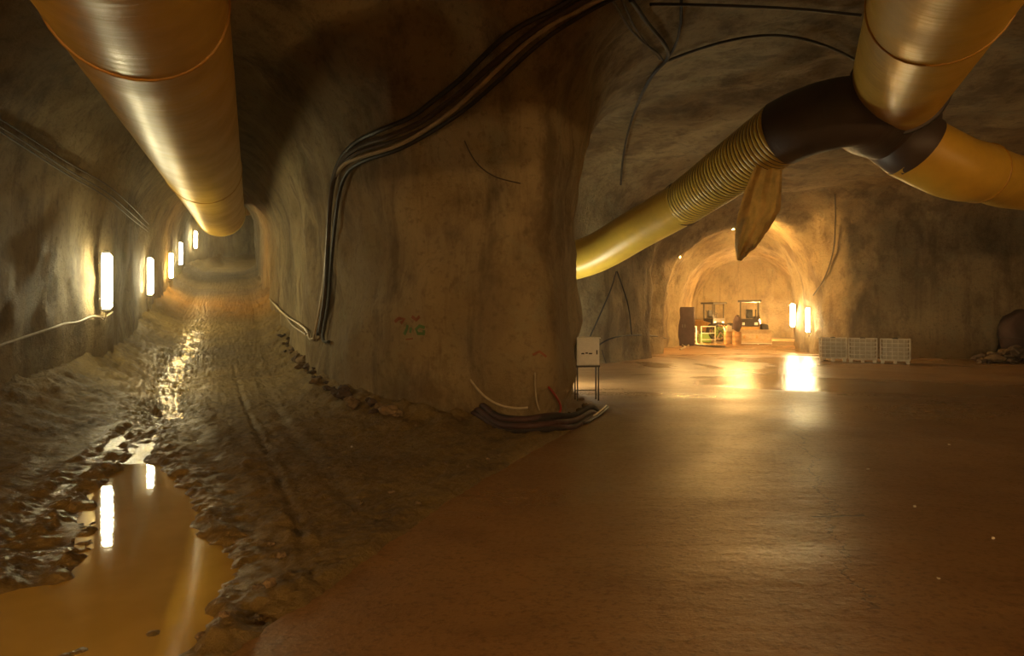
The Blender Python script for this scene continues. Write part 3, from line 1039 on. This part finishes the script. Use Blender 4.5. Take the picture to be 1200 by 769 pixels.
# torn cloth hanging from the ribbed duct
Lh = [(884, 196), (872, 226), (865, 250), (861, 275), (861, 290), (864, 305)]
Rh = [(917, 176), (916, 215), (915, 245), (903, 266), (886, 290), (868, 306)]
nu, nv = 16, 40
def along(pl, s):
    k = min(int(s * (len(pl) - 1)), len(pl) - 2); f = s * (len(pl) - 1) - k
    return (pl[k][0] * (1 - f) + pl[k + 1][0] * f, pl[k][1] * (1 - f) + pl[k + 1][1] * f)
vs, fs = [], []
for side in (0, 1):
    for j in range(nv + 1):
        s = j / nv
        l_, r_ = along(Lh, s), along(Rh, s)
        for i in range(nu + 1):
            w = i / nu
            px = l_[0] * (1 - w) + r_[0] * w; py = l_[1] * (1 - w) + r_[1] * w
            if j < nv and w > 0.4: py += 7.0 * mnoise.noise(Vector((s * 30, w * 2, 7))) * s
            dd = 14.55 + (0.14 * math.sin(w * 15 + s * 3) + 0.10 * math.sin(w * 7 + s * 5)) * (0.25 + s) + 0.35 * s * (w - 0.5) + side * 0.02
            vs.append(at(px, py, dd))
m_ = (nu + 1) * (nv + 1)
for j in range(nv):
    for i in range(nu):
        a = j * (nu + 1) + i
        fs.append((a, a + 1, a + nu + 2, a + nu + 1))
        fs.append((a + m_, a + nu + 1 + m_, a + nu + 2 + m_, a + 1 + m_))
rim = [i for i in range(nu + 1)] + [j * (nu + 1) + nu for j in range(1, nv + 1)] + [nv * (nu + 1) + i for i in range(nu - 1, -1, -1)] + [j * (nu + 1) for j in range(nv - 1, 0, -1)]
for a, b2 in zip(rim, rim[1:] + rim[:1]):
    fs.append((a, b2, b2 + m_, a + m_))
tag(MB().add(vs, fs).build('torn_sleeve', M['flap'], None, smooth=True, attr='along'),
    'torn pointed duct cloth hanging below the ribbed duct', 'cloth')


# ------------------------------------------------------------------ cables on the rock
def cable(pix, r, m, label, name='cable', off=0.05, cat='cable', group=None, sag=0.0, per=6, sides=7):
    pts = []
    dense = spline([Vector((x, y, 0)) for x, y in pix], 4)
    for q in dense:
        p, n = hit(q.x, q.y, r + off)
        pts.append(p)
    # keep neighbouring points together where the rock steps back
    for _ in range(2):
        pts = [pts[0]] + [pts[i] * 0.5 + (pts[i - 1] + pts[i + 1]) * 0.25 for i in range(1, len(pts) - 1)] + [pts[-1]]
    o = MB().tube(spline(pts, 3), r, sides).build(name, m, None, smooth=True)
    return tag(o, label, cat, group)


cable([(672, -10), (650, 8), (604, 31), (574, 60), (545, 91), (520, 112), (496, 130), (468, 144), (440, 156), (415, 171), (400, 194), (393, 226), (390, 270), (388, 320), (384, 355), (377, 392)],
      0.045, M['black'], 'thick black cable curving down the pillar, upper strand of the bundle')
cable([(712, -10), (678, 7), (645, 28), (615, 52), (580, 87), (553, 114), (527, 136), (482, 164), (440, 180), (408, 192), (396, 213), (391, 250), (387, 300), (382, 345), (372, 396)],
      0.04, M['cable_pale'], 'pale shiny cable curving down the pillar, lower edge of the bundle')
cable([(690, -10), (660, 10), (625, 34), (594, 62), (562, 92), (534, 117), (505, 138), (470, 154), (436, 167), (410, 182), (398, 206), (392, 240), (389, 290), (386, 340), (380, 390)],
      0.05, M['cable_brown'], 'brown cable in the middle of the pillar bundle')
cable([(722, -8), (690, 8), (655, 32), (622, 60), (588, 93), (560, 120), (532, 141), (486, 168), (446, 183), (416, 197), (403, 222), (397, 262), (392, 315), (388, 360), (382, 398), (390, 401)],
      0.038, M['black'], 'black cable lying along the lower side of the pillar bundle')
cable([(700, -10), (668, 10), (634, 36), (602, 66), (570, 98), (540, 124), (512, 145), (476, 160), (438, 173), (409, 187), (397, 210), (391, 245)],
      0.03, M['cable_brown'], 'thin brown cable tucked inside the pillar bundle')
cable([(372, 396), (366, 397), (364, 388), (352, 378), (340, 372), (330, 362), (322, 355)], 0.03, M['cable_pale'],
      'pale looped cable running from the bundle foot along the ramp wall', 'looped_cable')
cable([(362, 392), (350, 384), (344, 380), (336, 369), (326, 360), (318, 350)], 0.025, M['cable_pale'],
      'thin pale cable beside the looped cable on the ramp wall')
cable([(545, 165), (558, 190), (580, 207), (610, 215)], 0.011, M['cable_brown'], 'thin brown wire drooping on the upper pillar face', off=0.01)
# left wall
for k, dy in enumerate((0, 9, 15)):
    cable([(-20, 128 + dy), (30, 160 + dy), (80, 192 + dy), (120, 214 + dy), (150, 240 + dy), (172, 262 + dy * 0.6)], 0.014, M['cable_brown'],
          ('uppermost', 'middle', 'lowest')[k] + ' of three thin cables along the upper ramp wall', off=0.05)
cable([(-15, 408), (20, 396), (52, 386), (70, 380), (88, 377), (104, 371), (118, 372), (128, 366)], 0.026, M['cable_pale'],
      'bright kinked cable leading to the lamp on the ramp wall', off=0.05)
cable([(170, 348), (172, 362), (178, 372), (182, 384)], 0.02, M['cable_pale'], 'short pale cable end dangling under the second ramp lamp', off=0.06)
# roof over the hall
cable([(736, -6), (756, 22), (775, 44), (783, 62), (764, 82), (747, 114), (736, 152), (729, 190), (727, 214)], 0.04, M['black'],
      'black cable dropping from the roof down the right flank of the pillar', off=0.06)
cable([(712, -6), (730, 24), (750, 44), (768, 58), (778, 70)], 0.024, M['cable_brown'], 'brown cable slanting across the roof to the cable knot', off=0.05)
cable([(724, -6), (742, 30), (760, 52), (772, 66)], 0.02, M['cable_brown'], 'thin cable slanting beside the brown roof cable', off=0.05)
cable([(796, -6), (797, 22), (790, 50), (778, 68)], 0.03, M['black'], 'short black cable dropping from the roof to the cable knot', off=0.06)
cable([(778, 68), (815, 54), (860, 41), (905, 36), (945, 42), (985, 56), (1010, 70)], 0.03, M['black'], 'black cable arching across the roof toward the big duct', off=0.06)
cable([(760, 0), (850, 1), (930, 5), (1010, 12)], 0.03, M['black'], 'straight black cable across the roof above the arching one', off=0.06)
cable([(690, 288), (730, 258), (775, 222), (820, 192), (865, 160), (905, 130), (950, 100), (990, 86)], 0.05, M['black'],
      'thick black cable following the ribbed duct along the roof', off=0.1)
# right and back walls
cable([(979, 226), (980, 258), (978, 294), (968, 326), (955, 346)], 0.032, M['cable_brown'], 'brown cable hanging down the wall to the corner lamp', off=0.06)
cable([(720, 318), (712, 345), (702, 368), (690, 394)], 0.03, M['black'], 'black cable slanting down the grey wall to the white cabinet', off=0.06)
cable([(721, 318), (728, 338), (735, 362), (738, 392)], 0.028, M['black'], 'black cable hanging from the duct down the grey wall', off=0.06)
cable([(698, 405), (712, 397), (730, 393), (756, 393), (782, 397)], 0.03, M['black'], 'black cable sagging from the white cabinet along the grey wall', off=0.06)
cable([(704, 410), (708, 424), (714, 440)], 0.02, M['cable_brown'], 'short brown cable dangling beside the white cabinet', off=0.06)
# loops round the foot of the nose
cable([(553, 444), (566, 460), (584, 472), (604, 477), (618, 476)], 0.02, M['cable_pale'], 'pale hose sagging on the pillar above its foot', off=0.03)
cable([(588, 496), (604, 499), (622, 499), (640, 494)], 0.02, M['cable_pale'], 'pale hose lying round the dark foot of the pillar', off=0.05)
cable([(626, 497), (634, 492), (646, 489), (654, 478), (648, 462), (640, 452)], 0.02, M['cable_red'], 'red hose looped at the foot of the pillar', off=0.05)
cable([(650, 487), (660, 493), (672, 496), (682, 496)], 0.022, M['cable_pale'], 'pale hose end on the floor at the pillar corner', off=0.06)
cable([(626, 436), (626, 448), (627, 466), (630, 480)], 0.014, M['cable_pale'], 'thin pale wire hanging straight above the red hose', off=0.03)

# ------------------------------------------------------------------ spray paint on the pillar (flat marks that belong to the rock)
wc = bpy.data.objects['wall_centre']
def stroke(pix, w, m, name='spray_mark', parent=wc):
    pts = [hit(x, y, 0.012)[0] for x, y in pix]
    nr = [hit(x, y)[1] for x, y in pix]
    vs, fs = [], []
    for i, p in enumerate(pts):
        tdir = (pts[min(i + 1, len(pts) - 1)] - pts[max(i - 1, 0)]).normalized()
        sd = tdir.cross(nr[i]).normalized() * w
        vs += [p - sd, p + sd, p + sd - nr[i] * 0.05, p - sd - nr[i] * 0.05]
    for i in range(len(pts) - 1):
        for k in range(4):
            fs.append((i * 4 + k, i * 4 + (k + 1) % 4, i * 4 + 4 + (k + 1) % 4, i * 4 + 4 + k))
    fs += [(3, 2, 1, 0), tuple((len(pts) - 1) * 4 + k for k in range(4))]
    return MB().add(vs, fs).build(name, m, parent)


stroke([(463, 377), (468, 373), (474, 374), (470, 379)], 0.03, M['paint_red'])
stroke([(483, 371), (488, 375), (492, 371)], 0.03, M['paint_red'])
stroke([(476, 398), (484, 397)], 0.012, M['paint_red'])
stroke([(474, 392), (477, 386), (478, 381)], 0.03, M['paint_green'])
stroke([(481, 390), (482, 384)], 0.025, M['paint_green'])
stroke([(498, 384), (492, 382), (488, 386), (490, 391), (497, 391), (497, 387)], 0.03, M['paint_green'])
stroke([(624, 416), (632, 412), (640, 418)], 0.02, M['paint_red'])

# ------------------------------------------------------------------ white cabinet on its stand
gx_, gy_ = 1.75, 16.0
t = empty('electrical_cabinet', (gx_, gy_, 0.02), 'white electrical cabinet on a thin legged stand beside the pillar', 'cabinet', rz=0.12)
MB().box((0, 0, 1.13), (0.54, 0.30, 0.62), bev=0.015).build('cabinet_body', M['white_paint'], t)
d_ = MB().box((0.0, -0.16, 1.13), (0.48, 0.025, 0.56), bev=0.008).build('door', M['white_paint'], t)
MB().box((0.20, -0.185, 1.13), (0.025, 0.03, 0.10)).build('latch', M['dark_metal'], d_)
MB().box((0, -0.005, 1.46), (0.58, 0.36, 0.03), bev=0.008).build('top_cover', M['white_paint'], t)
for k, (x0, w) in enumerate(((-0.13, 0.07), (-0.04, 0.06), (0.05, 0.08))):
    MB().box((x0, -0.174, 1.10 + 0.012 * (k % 2)), (w, 0.004, 0.03)).build('lettering', M['ink'], d_)
MB().box((0, 0, 0.80), (0.56, 0.32, 0.04)).build('stand_tray', M['dark_metal'], t)
for sx in (-1, 1):
    for sy in (-1, 1):
        MB().box((sx * 0.25, sy * 0.13, 0.39), (0.03, 0.03, 0.78)).build('leg', M['dark_metal'], t)
MB().box((0, 0.13, 0.22), (0.5, 0.02, 0.02)).build('stretcher', M['dark_metal'], t)

# ------------------------------------------------------------------ caged tanks
def tank(pos, rz, label, w=1.06, dpt=0.78, hh=1.02):
    t = empty('caged_tank', pos, label, 'tank', 'caged tanks along the wall', rz)
    MB().box((0, 0, 0.13 + (hh - 0.13) / 2), (w * 0.88, dpt * 0.88, hh - 0.18), bev=0.05).build('bottle', M['white_plastic'], t, smooth=True)
    for k in range(6):
        z = 0.16 + (hh - 0.18) * k / 5
        mb = MB(); e = 0.016
        for sx, sy, lx, ly in ((0, -dpt / 2, w, 0), (0, dpt / 2, w, 0), (-w / 2, 0, 0, dpt), (w / 2, 0, 0, dpt)):
            mb.box((sx, sy, z), (lx + 2 * e, ly + 2 * e, 2 * e))
        mb.build('cage_hoop', M['cage'], t)
    for k in range(6):
        x = -w / 2 + w * k / 5
        for sy in (-1, 1):
            MB().box((x, sy * (dpt / 2 + 0.012), 0.15 + (hh - 0.15) / 2), (0.045 if k in (0, 5) else 0.026, 0.02, hh - 0.15)).build('cage_bar', M['cage'], t)
    for k in range(1, 5):
        y = -dpt / 2 + dpt * k / 5
        for sx in (-1, 1):
            MB().box((sx * (w / 2 + 0.012), y, 0.15 + (hh - 0.15) / 2), (0.018, 0.018, hh - 0.15)).build('cage_bar', M['cage'], t)
    MB().box((0, 0, 0.12), (w, dpt, 0.03)).build('pallet_deck', M['cage'], t)
    for x in (-w / 2 + 0.08, 0, w / 2 - 0.08):
        MB().box((x, 0, 0.053), (0.13, dpt, 0.105)).build('pallet_foot', M['cage'], t)
    MB().lathe([(0.11, 0), (0.11, 0.05), (0.08, 0.07)], (0, 0, hh - 0.04), 14).build('lid', M['dark_metal'], t)
    return t


for px, dist, rz, lab in ((1049, 28.4, -0.51, 'caged white tank standing farthest from the corner lamp'),
                          (1011, 29.2, -0.474, 'middle one of the three caged white tanks'),
                          (976, 30.0, -0.40, 'caged white tank standing nearest the corner lamp')):
    tank(((px - 600) / F * dist, dist, 0.02), rz, lab)
t = empty('marker_post', ((966 - 600) / F * 30.2, 30.2, 0.02), 'thin pale post beside the tank nearest the corner lamp', 'post')
MB().lathe([(0.025, 0.02), (0.025, 0.9), (0.015, 0.93)], n=8).build('pole', M['cage'], t)
MB().box((0, 0, 0.015), (0.2, 0.2, 0.03)).build('base_plate', M['dark_metal'], t)

# ------------------------------------------------------------------ machines in the lit tunnel
def wheel(parent, c, r, w, name='wheel', rim='machine'):
    g = MB().lathe([(r * 0.55, -w / 2), (r * 0.92, -w / 2), (r, -w * 0.32), (r, w * 0.32), (r * 0.92, w / 2), (r * 0.55, w / 2)], c, 20, 'x').build(name, M['black'], parent, smooth=True)
    MB().lathe([(r * 0.2, -w * 0.52), (r * 0.5, -w * 0.42), (r * 0.5, w * 0.42), (r * 0.2, w * 0.52)], c, 16, 'x').build('hub', M[rim], g, smooth=True)
    return g


def loader(pos, rz, label, bucket=True, sc=1.0, cat='loader', name='wheel_loader'):
    """Front faces local -y."""
    t = empty(name, pos, label, cat, rz=rz); t.scale = (sc, sc, sc)
    MB().prism([(0.1, 0.62), (0.1, 1.35), (1.0, 1.55), (2.6, 1.65), (3.2, 1.5), (3.2, 0.7)], -0.75, 0.75).build('engine_hood', M['machine'], t)
    MB().prism([(-1.3, 0.55), (-1.2, 1.15), (0.2, 1.2), (0.2, 0.6)], -0.6, 0.6).build('front_frame', M['machine'], t)
    for sx in (-1, 1):
        for y in (-0.55, 2.3):
            wheel(t, (sx * 1.02, y, 0.68), 0.68, 0.46)
        MB().box((sx * 1.02, 2.3, 1.46), (0.5, 1.3, 0.06), bev=0.02).build('mudguard', M['machine'], t)
        MB().box((sx * 0.45, -0.15, 1.38), (0.24, 0.1, 0.2), bev=0.02).build('headlight', M['white_paint'], t)
    c = MB().prism([(-0.15, 1.2), (-0.2, 1.75), (0.95, 1.75), (1.0, 1.3)], -0.66, 0.66).build('cab_base', M['dark_metal'], t)
    for sx in (-1, 1):
        for y in (-0.1, 0.95):
            MB().box((sx * 0.62, y, 2.35), (0.08, 0.08, 1.3)).build('cab_post', M['dark_metal'], t)
    MB().box((0, 0.42, 3.05), (1.62, 1.5, 0.15), bev=0.03).build('canopy', M['dark_metal'], t)
    MB().box((0, 0.6, 1.85), (0.5, 0.5, 0.15), bev=0.04).build('seat', M['black'], t)
    MB().box((0, 0.84, 2.15), (0.5, 0.12, 0.6), bev=0.04).build('seat_back', M['black'], t)
    mb = MB(); ring_tube(mb, (0, 0.15, 2.15), (0, -0.6, 1), 0.2, 0.02, 16, 6); mb.build('steering_wheel', M['black'], t)
    MB().tube([(0, 0.05, 1.75), (0, 0.15, 2.15)], 0.03, 8).build('steering_column', M['dark_metal'], t)
    MB().tube([(0.5, 1.7, 1.6), (0.5, 1.7, 2.3), (0.5, 1.8, 2.42)], 0.05, 8).build('exhaust_pipe', M['dark_metal'], t)
    if bucket:
        for sx in (-1, 1):
            MB().prism([(-0.1, 1.0), (-0.1, 1.2), (-1.5, 0.95), (-2.0, 0.5), (-2.0, 0.36), (-1.5, 0.7)], sx * 0.42 - 0.07, sx * 0.42 + 0.07).build('lift_arm', M['machine'], t)
        outl = [(-1.85, 1.0), (-1.75, 0.75), (-1.8, 0.3), (-2.1, 0.08), (-2.95, 0.05), (-2.95, 0.09), (-2.15, 0.15), (-1.92, 0.35), (-1.87, 0.72), (-1.93, 1.0)]
        bk = MB().prism(outl, -1.35, 1.35).build('bucket', M['machine_pale'], t)
        for sx in (-1, 1):
            MB().prism([(-1.85, 1.0), (-1.75, 0.75), (-1.8, 0.3), (-2.1, 0.08), (-2.95, 0.05), (-2.6, 0.4)], sx * 1.35 - 0.02, sx * 1.35 + 0.02).build('bucket_side', M['machine_pale'], bk)
        MB().box((0, -2.97, 0.06), (2.7, 0.12, 0.05)).build('cutting_edge', M['white_paint'], bk)
    return t


loader(at(884, 403, 49.0).xy.to_3d() + Vector((0, 1.0, 0.02)), -0.30, 'wheel loader with a dark canopy and wide worn bucket in the lit tunnel')
# second machine farther in, seen behind the reel
loader(Vector((17.6, 58.5, 0.02)), 0.5, 'canopied tractor parked deeper in the lit tunnel behind the cable reel', False, 1.0, 'tractor', 'tractor')

def drum(pos, label):
    t = empty('steel_drum', pos, label, 'drum', 'drums in the lit tunnel')
    MB().lathe([(0.28, 0), (0.29, 0.02), (0.285, 0.04), (0.285, 0.28), (0.30, 0.30), (0.285, 0.32), (0.285, 0.56), (0.30, 0.58), (0.285, 0.60), (0.285, 0.85), (0.295, 0.88), (0.27, 0.88), (0.265, 0.86)], n=20
               ).build('shell', M['drum'], t, smooth=True)
    MB().lathe([(0.035, 0.858), (0.035, 0.885)], (0.14, 0.05, 0), 8).build('bung', M['dark_metal'], t)
    return t


d1 = at(853, 403, 47.5); d2 = at(863.5, 404, 47.0)
drum((d1.x, d1.y, 0.02), 'tan steel drum carrying the white canister')
drum((d2.x, d2.y, 0.02), 'tan steel drum carrying the dark sack')
t = empty('canister', (d1.x + 0.08, d1.y, 0.90), 'white plastic canister on top of a drum', 'canister')
MB().box((0, 0, 0.2), (0.34, 0.28, 0.40), bev=0.06).build('body', M['white_plastic'], t, smooth=True)
MB().lathe([(0.04, 0.4), (0.04, 0.46)], (0.08, 0, 0), 10).build('cap', M['dark_metal'], t)
MB().tube([(-0.12, 0, 0.39), (-0.12, 0, 0.47), (0.02, 0, 0.47), (0.03, 0, 0.39)], 0.02, 6).build('handle', M['white_plastic'], t)


def blob(r, sx, sy, sz, seed, sub=3, amp=0.25, flat=True):
    bm = bmesh.new(); bmesh.ops.create_icosphere(bm, subdivisions=sub, radius=r)
    for v in bm.verts:
        k = 1 + amp * mnoise.noise(v.co * (1.6 / r) + Vector((seed, seed * 2, 0))) + amp * 0.5 * mnoise.noise(v.co * (3.5 / r) + Vector((seed, 0, 4)))
        v.co = Vector((v.co.x * sx * k, v.co.y * sy * k, v.co.z * sz * k))
    vs = [v.co.copy() for v in bm.verts]; bm.verts.index_update()
    fs = [[v.index for v in f.verts] for f in bm.faces]; bm.free()
    z0 = min(v.z for v in vs)
    return [v - Vector((0, 0, z0)) for v in vs], fs


vs, fs = blob(0.36, 0.85, 0.8, 1.5, 3.0)
t = empty('sack', (d2.x + 0.03, d2.y, 0.89), 'dark bulging sack standing on top of a drum', 'sack')
MB().add(vs, fs).build('bag', M['tarp'], t, smooth=True)
MB().lathe([(0.10, 0), (0.05, 0.08), (0.11, 0.2)], (0.04, 0, 0.95), 10).build('tied_neck', M['tarp'], t, smooth=True)

# cable reel with spokes
c = at(842.5, 387, 50.0)
t = empty('cable_reel', (c.x, c.y, 0.02), 'large spoked cable reel standing on a frame beside the drums', 'reel', rz=0.1)
for sy in (-0.22, 0.22):
    fl = MB(); ring_tube(fl, (0, sy, 0.78), (0, 1, 0), 0.66, 0.045, 28, 6)
    fl = fl.build('flange_rim', M['dark_metal'], t, smooth=True)
    for k in range(8):
        a = 2 * PI * k / 8
        MB().tube([(0.08 * math.cos(a), sy, 0.78 + 0.08 * math.sin(a)), (0.66 * math.cos(a), sy, 0.78 + 0.66 * math.sin(a))], 0.022, 6).build('spoke', M['dark_metal'], fl)
MB().lathe([(0.12, -0.22), (0.12, 0.22)], (0, 0, 0.78), 16, 'y').build('core', M['black'], t)
mb = MB()
mb.lathe([(0.34, -0.18), (0.37, -0.12), (0.34, -0.06), (0.37, 0), (0.34, 0.06), (0.37, 0.12), (0.34, 0.18)], (0, 0, 0.78), 20, 'y')
mb.build('wound_hose', M['glass_green'], t, smooth=True)
for sx in (-1, 1):
    for sy in (-1, 1):
        MB().tube([(0, sy * 0.3, 0.78), (sx * 0.5, sy * 0.34, 0.0)], 0.035, 6).build('leg', M['machine_pale'], t)

# barrier frames
for x0, dist, w, lab in ((811, 48.5, 0.62, 'narrow pale barrier frame beside the small lantern'),
                         (830, 49.3, 1.0, 'wide pale barrier frame between the narrow frame and the cable reel')):
    c = at(x0, 395, dist)
    t = empty('barrier_frame', (c.x, c.y, 0.02), lab, 'barrier', 'barrier frames in the lit tunnel')
    for sx in (-1, 1):
        MB().box((sx * w / 2, 0, 0.62), (0.06, 0.06, 1.22)).build('upright', M['cage'], t)
        MB().box((sx * w / 2, 0, 0.02), (0.08, 0.5, 0.04)).build('foot', M['cage'], t)
    for z in (1.2, 0.72, 0.25):
        MB().box((0, 0, z), (w, 0.05, 0.06)).build('rail', M['cage'], t)
c = at(826, 395, 50.5)
t = empty('plastic_crate', (c.x, c.y, 0.02), 'green plastic crate behind the barrier frames', 'crate')
MB().box((0, 0, 0.3), (0.8, 0.55, 0.55), bev=0.03).build('tub', M['glass_green'], t)
MB().box((0, 0, 0.59), (0.88, 0.62, 0.07), bev=0.02).build('rim', M['glass_green'], t)
# small lantern
c = at(803, 376, 47.5)
t = empty('lantern', (c.x, c.y, 0.02), 'small yellow lantern on a post at the tunnel side', 'lamp')
MB().lathe([(0.16, 0), (0.16, 0.04), (0.03, 0.06), (0.03, c.z - 0.2)], n=10).build('post', M['cage'], t)
MB().lathe([(0.06, c.z - 0.2), (0.13, c.z - 0.15), (0.13, c.z + 0.1), (0.06, c.z + 0.15)], n=12).build('lens', M['lamp_small'], t, smooth=True)
MB().lathe([(0.15, c.z + 0.15), (0.04, c.z + 0.24)], n=12).build('cap', M['dark_metal'], t)
# dark locker against the left side of the lit tunnel
c = at(802, 395, 45.2)
t = empty('steel_locker', (c.x, c.y, 0.02), 'tall dark purple brown locker against the lit tunnel side', 'locker', rz=-0.33)
MB().box((0, 0, 1.3), (1.3, 0.8, 2.5), bev=0.02).build('body', M['tarp'], t)
for sx in (-1, 1):
    dd = MB().box((sx * 0.315, -0.41, 1.3), (0.6, 0.03, 2.36), bev=0.01).build('door', M['tarp'], t)
    MB().box((sx * 0.08, -0.44, 1.3), (0.03, 0.03, 0.2)).build('handle', M['grey_metal'], dd)
MB().box((0, 0, 0.03), (1.24, 0.7, 0.06)).build('plinth', M['dark_metal'], t)
# hose on the tunnel floor
def floor_hose(pix, r, m, label, name='hose'):
    pts = [Vector((*ground(x, y), 0.02 + r)) for x, y in pix]
    return tag(MB().tube(spline(pts, 6), r, 8).build(name, m, None, smooth=True), label, 'hose')
floor_hose([(800, 407), (810, 404.5), (822, 406), (836, 407.2), (850, 407.6)], 0.05, M['black'], 'black hose lying across the lit tunnel floor')
floor_hose([(797, 411), (803, 408), (800, 405.5), (808, 403.5), (806, 407)], 0.05, M['cable_pale'], 'pale coiled hose end on the lit tunnel floor')
floor_hose([(672, 497), (684, 499), (694, 494), (704, 488), (712, 480)], 0.03, M['black'], 'black hose curving round the pillar corner on the slab')
floor_hose([(690, 492), (698, 489), (704, 484), (710, 478)], 0.025, M['cable_pale'], 'pale hose curving round the pillar corner on the slab')

for k in range(6):
    pts = []
    for e, q in enumerate(((548, 493), (562, 499), (585, 507), (615, 511), (648, 508), (672, 499), (690, 488), (700, 480))):
        x, y = ground(q[0], q[1] + 3 - k * 0.8, 0.0)
        y -= 0.10 + 0.07 * (k % 3) + 0.05 * math.sin(q[0] * 0.05 + k)
        pts.append(Vector((x, y, max(on_floor(x, y).z, 0.02) + (-0.06 if e in (0, 7) else 0.04 + 0.075 * (k // 2)) + 0.015 * math.sin(q[0] * 0.09 + k * 2))))
    tag(MB().tube(spline(pts, 6), 0.05, 8).build('hose', M['dull_black'] if k % 2 else M['tarp'], None, smooth=True),
        'dark hose in the bundle lying round the foot of the pillar', 'hose', 'dark hoses round the pillar foot')

# ------------------------------------------------------------------ loose stones
STN = []
for k in range(6):
    vs, fs = blob(0.5, 1, 0.85, 0.6, k * 2.7 + 1, 2, 0.5)
    me = bpy.data.meshes.new('stone'); me.from_pydata(vs, [], fs); me.materials.append(M['stone']); STN.append(me)
DST = []
for me in STN:
    q = me.copy(); q.materials.clear(); q.materials.append(M['dark_stone']); DST.append(q)
PCH = []
for me in STN:
    q = me.copy(); q.materials.clear(); q.materials.append(M['pale_chip']); PCH.append(q)


def stone(p, s, meshes, label, group, sink=0.15, name='stone', cat='stone'):
    o = bpy.data.objects.new(name, random.choice(meshes)); COL.objects.link(o)
    o.location = (p[0], p[1], p[2] - s * 0.6 * sink)
    o.rotation_euler = (random.uniform(-.2, .2), random.uniform(-.2, .2), random.uniform(0, 6.28))
    o.scale = (s * random.uniform(.8, 1.3), s, s * random.uniform(.7, 1.2))
    return tag(o, label, cat, group)


# rubble line at the foot of the ramp wall (right side)
foot = [(330, 392), (340, 408), (352, 420), (362, 432), (376, 446), (392, 458), (408, 466), (428, 474), (452, 480), (474, 484)]
for k in range(54):
    s = random.random() * (len(foot) - 1); i = int(s); f = s - i
    px = foot[i][0] * (1 - f) + foot[i + 1][0] * f + random.uniform(-5, 5)
    py = foot[i][1] * (1 - f) + foot[i + 1][1] * f + random.uniform(-4, 9)
    loc, n, _, _ = MBVH.ray_cast(Vector((0, 0, CAM_Z)), ray(px, py).normalized())
    if loc is None: continue
    stone(loc, random.choice((0.12, 0.16, 0.22, 0.3)), DST if random.random() < 0.65 else STN, 'rock fragment in the rubble line along the ramp side of the pillar', 'rubble along the pillar foot')
for k in range(26):
    px, py = random.uniform(380, 600), random.uniform(500, 620)
    x, y = ground(px, py)
    if x > edge_x(y) - 0.1: continue
    stone(on_mud(x, y), random.choice((0.04, 0.05, 0.07)), STN, 'small mud clod on the dry mud before the pillar', 'mud clods before the pillar', name='mud_clod', cat='clod')
for px, py in ((300, 690), (316, 694), (318, 640), (262, 742), (330, 655), (236, 748)):
    x, y = ground(px, py)
    stone(on_mud(x, y), random.choice((0.08, 0.11)), STN, 'wet mud clod between the wheel ruts by the puddle', 'mud clods by the puddle', name='mud_clod', cat='clod')
for px, py, s in ((1112, 523, 0.05), (1072, 597, 0.035), (1164, 635, 0.035), (1017, 552, 0.04), (1100, 682, 0.03)):
    x, y = ground(px, py)
    stone((x, y, 0.02), s, PCH, 'tiny pale chip lying on the wet concrete slab', 'pale chips on the slab', name='stone_chip', cat='chip')
for px, py, s in ((417, 494, 0.06), (412, 530, 0.04)):
    x, y = ground(px, py)
    stone(on_mud(x, y), s, PCH, 'tiny pale chip lying on the mud before the pillar', 'pale chips on the mud', name='stone_chip', cat='chip')
# debris at the cabinet foot
for px, py, s in ((681, 470, .16), (686, 478, .2), (679, 484, .14), (694, 480, .12), (690, 488, .1), (676, 492, .16)):
    x, y = ground(px, py)
    stone((x, y, 0.02), s, STN, 'rock fragment in the small heap at the cabinet foot', 'fragments at the cabinet foot')
# heap at the recess on the right
for k in range(44):
    px, py = random.uniform(1148, 1215), 0
    dist = random.uniform(28.4, 30.0)
    x = (px - 600) / F * dist
    hgt = max(0, 1.0 - abs(px - 1190) / 42.0)
    z = 0.02 + random.random() * 0.55 * hgt
    stone((x, dist, z), random.choice((0.3, 0.45, 0.6)), DST if random.random() < .8 else STN, 'rock in the heap before the recess in the right wall', 'rock heap at the recess', sink=0.3)
vs, fs = blob(0.8, 1.2, 0.9, 1.35, 8.0, 3, 0.2)
t = empty('covered_load', (22.6, 30.2, 0.05), 'dark tarpaulin covered load standing on the rock heap', 'tarpaulin')
MB().add(vs, fs).build('tarpaulin', M['tarp'], t, smooth=True)
mb = MB(); ring_tube(mb, (0, 0, 0.9), (0.1, 0, 1), 0.92, 0.03, 24, 6); mb.build('rope', M['cable_brown'], t)

#HAZE
t = NT('dusty_air')
nt = t.t
for nd in list(nt.nodes):
    if nd.type == 'BSDF_PRINCIPLED': nt.nodes.remove(nd)
vs_ = nt.nodes.new('ShaderNodeVolumeScatter')
vs_.inputs['Color'].default_value = (1.0, 0.93, 0.8, 1)
vs_.inputs['Density'].default_value = 0.0020
vs_.inputs['Anisotropy'].default_value = 0.8
nt.links.new(vs_.outputs[0], nt.nodes['Material Output'].inputs['Volume'])
o = MB().box((1, 33.5, 9.15), (66, 99, 20.7)).build('dusty_air', t.m)
tag(o, 'thin dusty haze hanging in the tunnels', 'haze', kind='stuff')
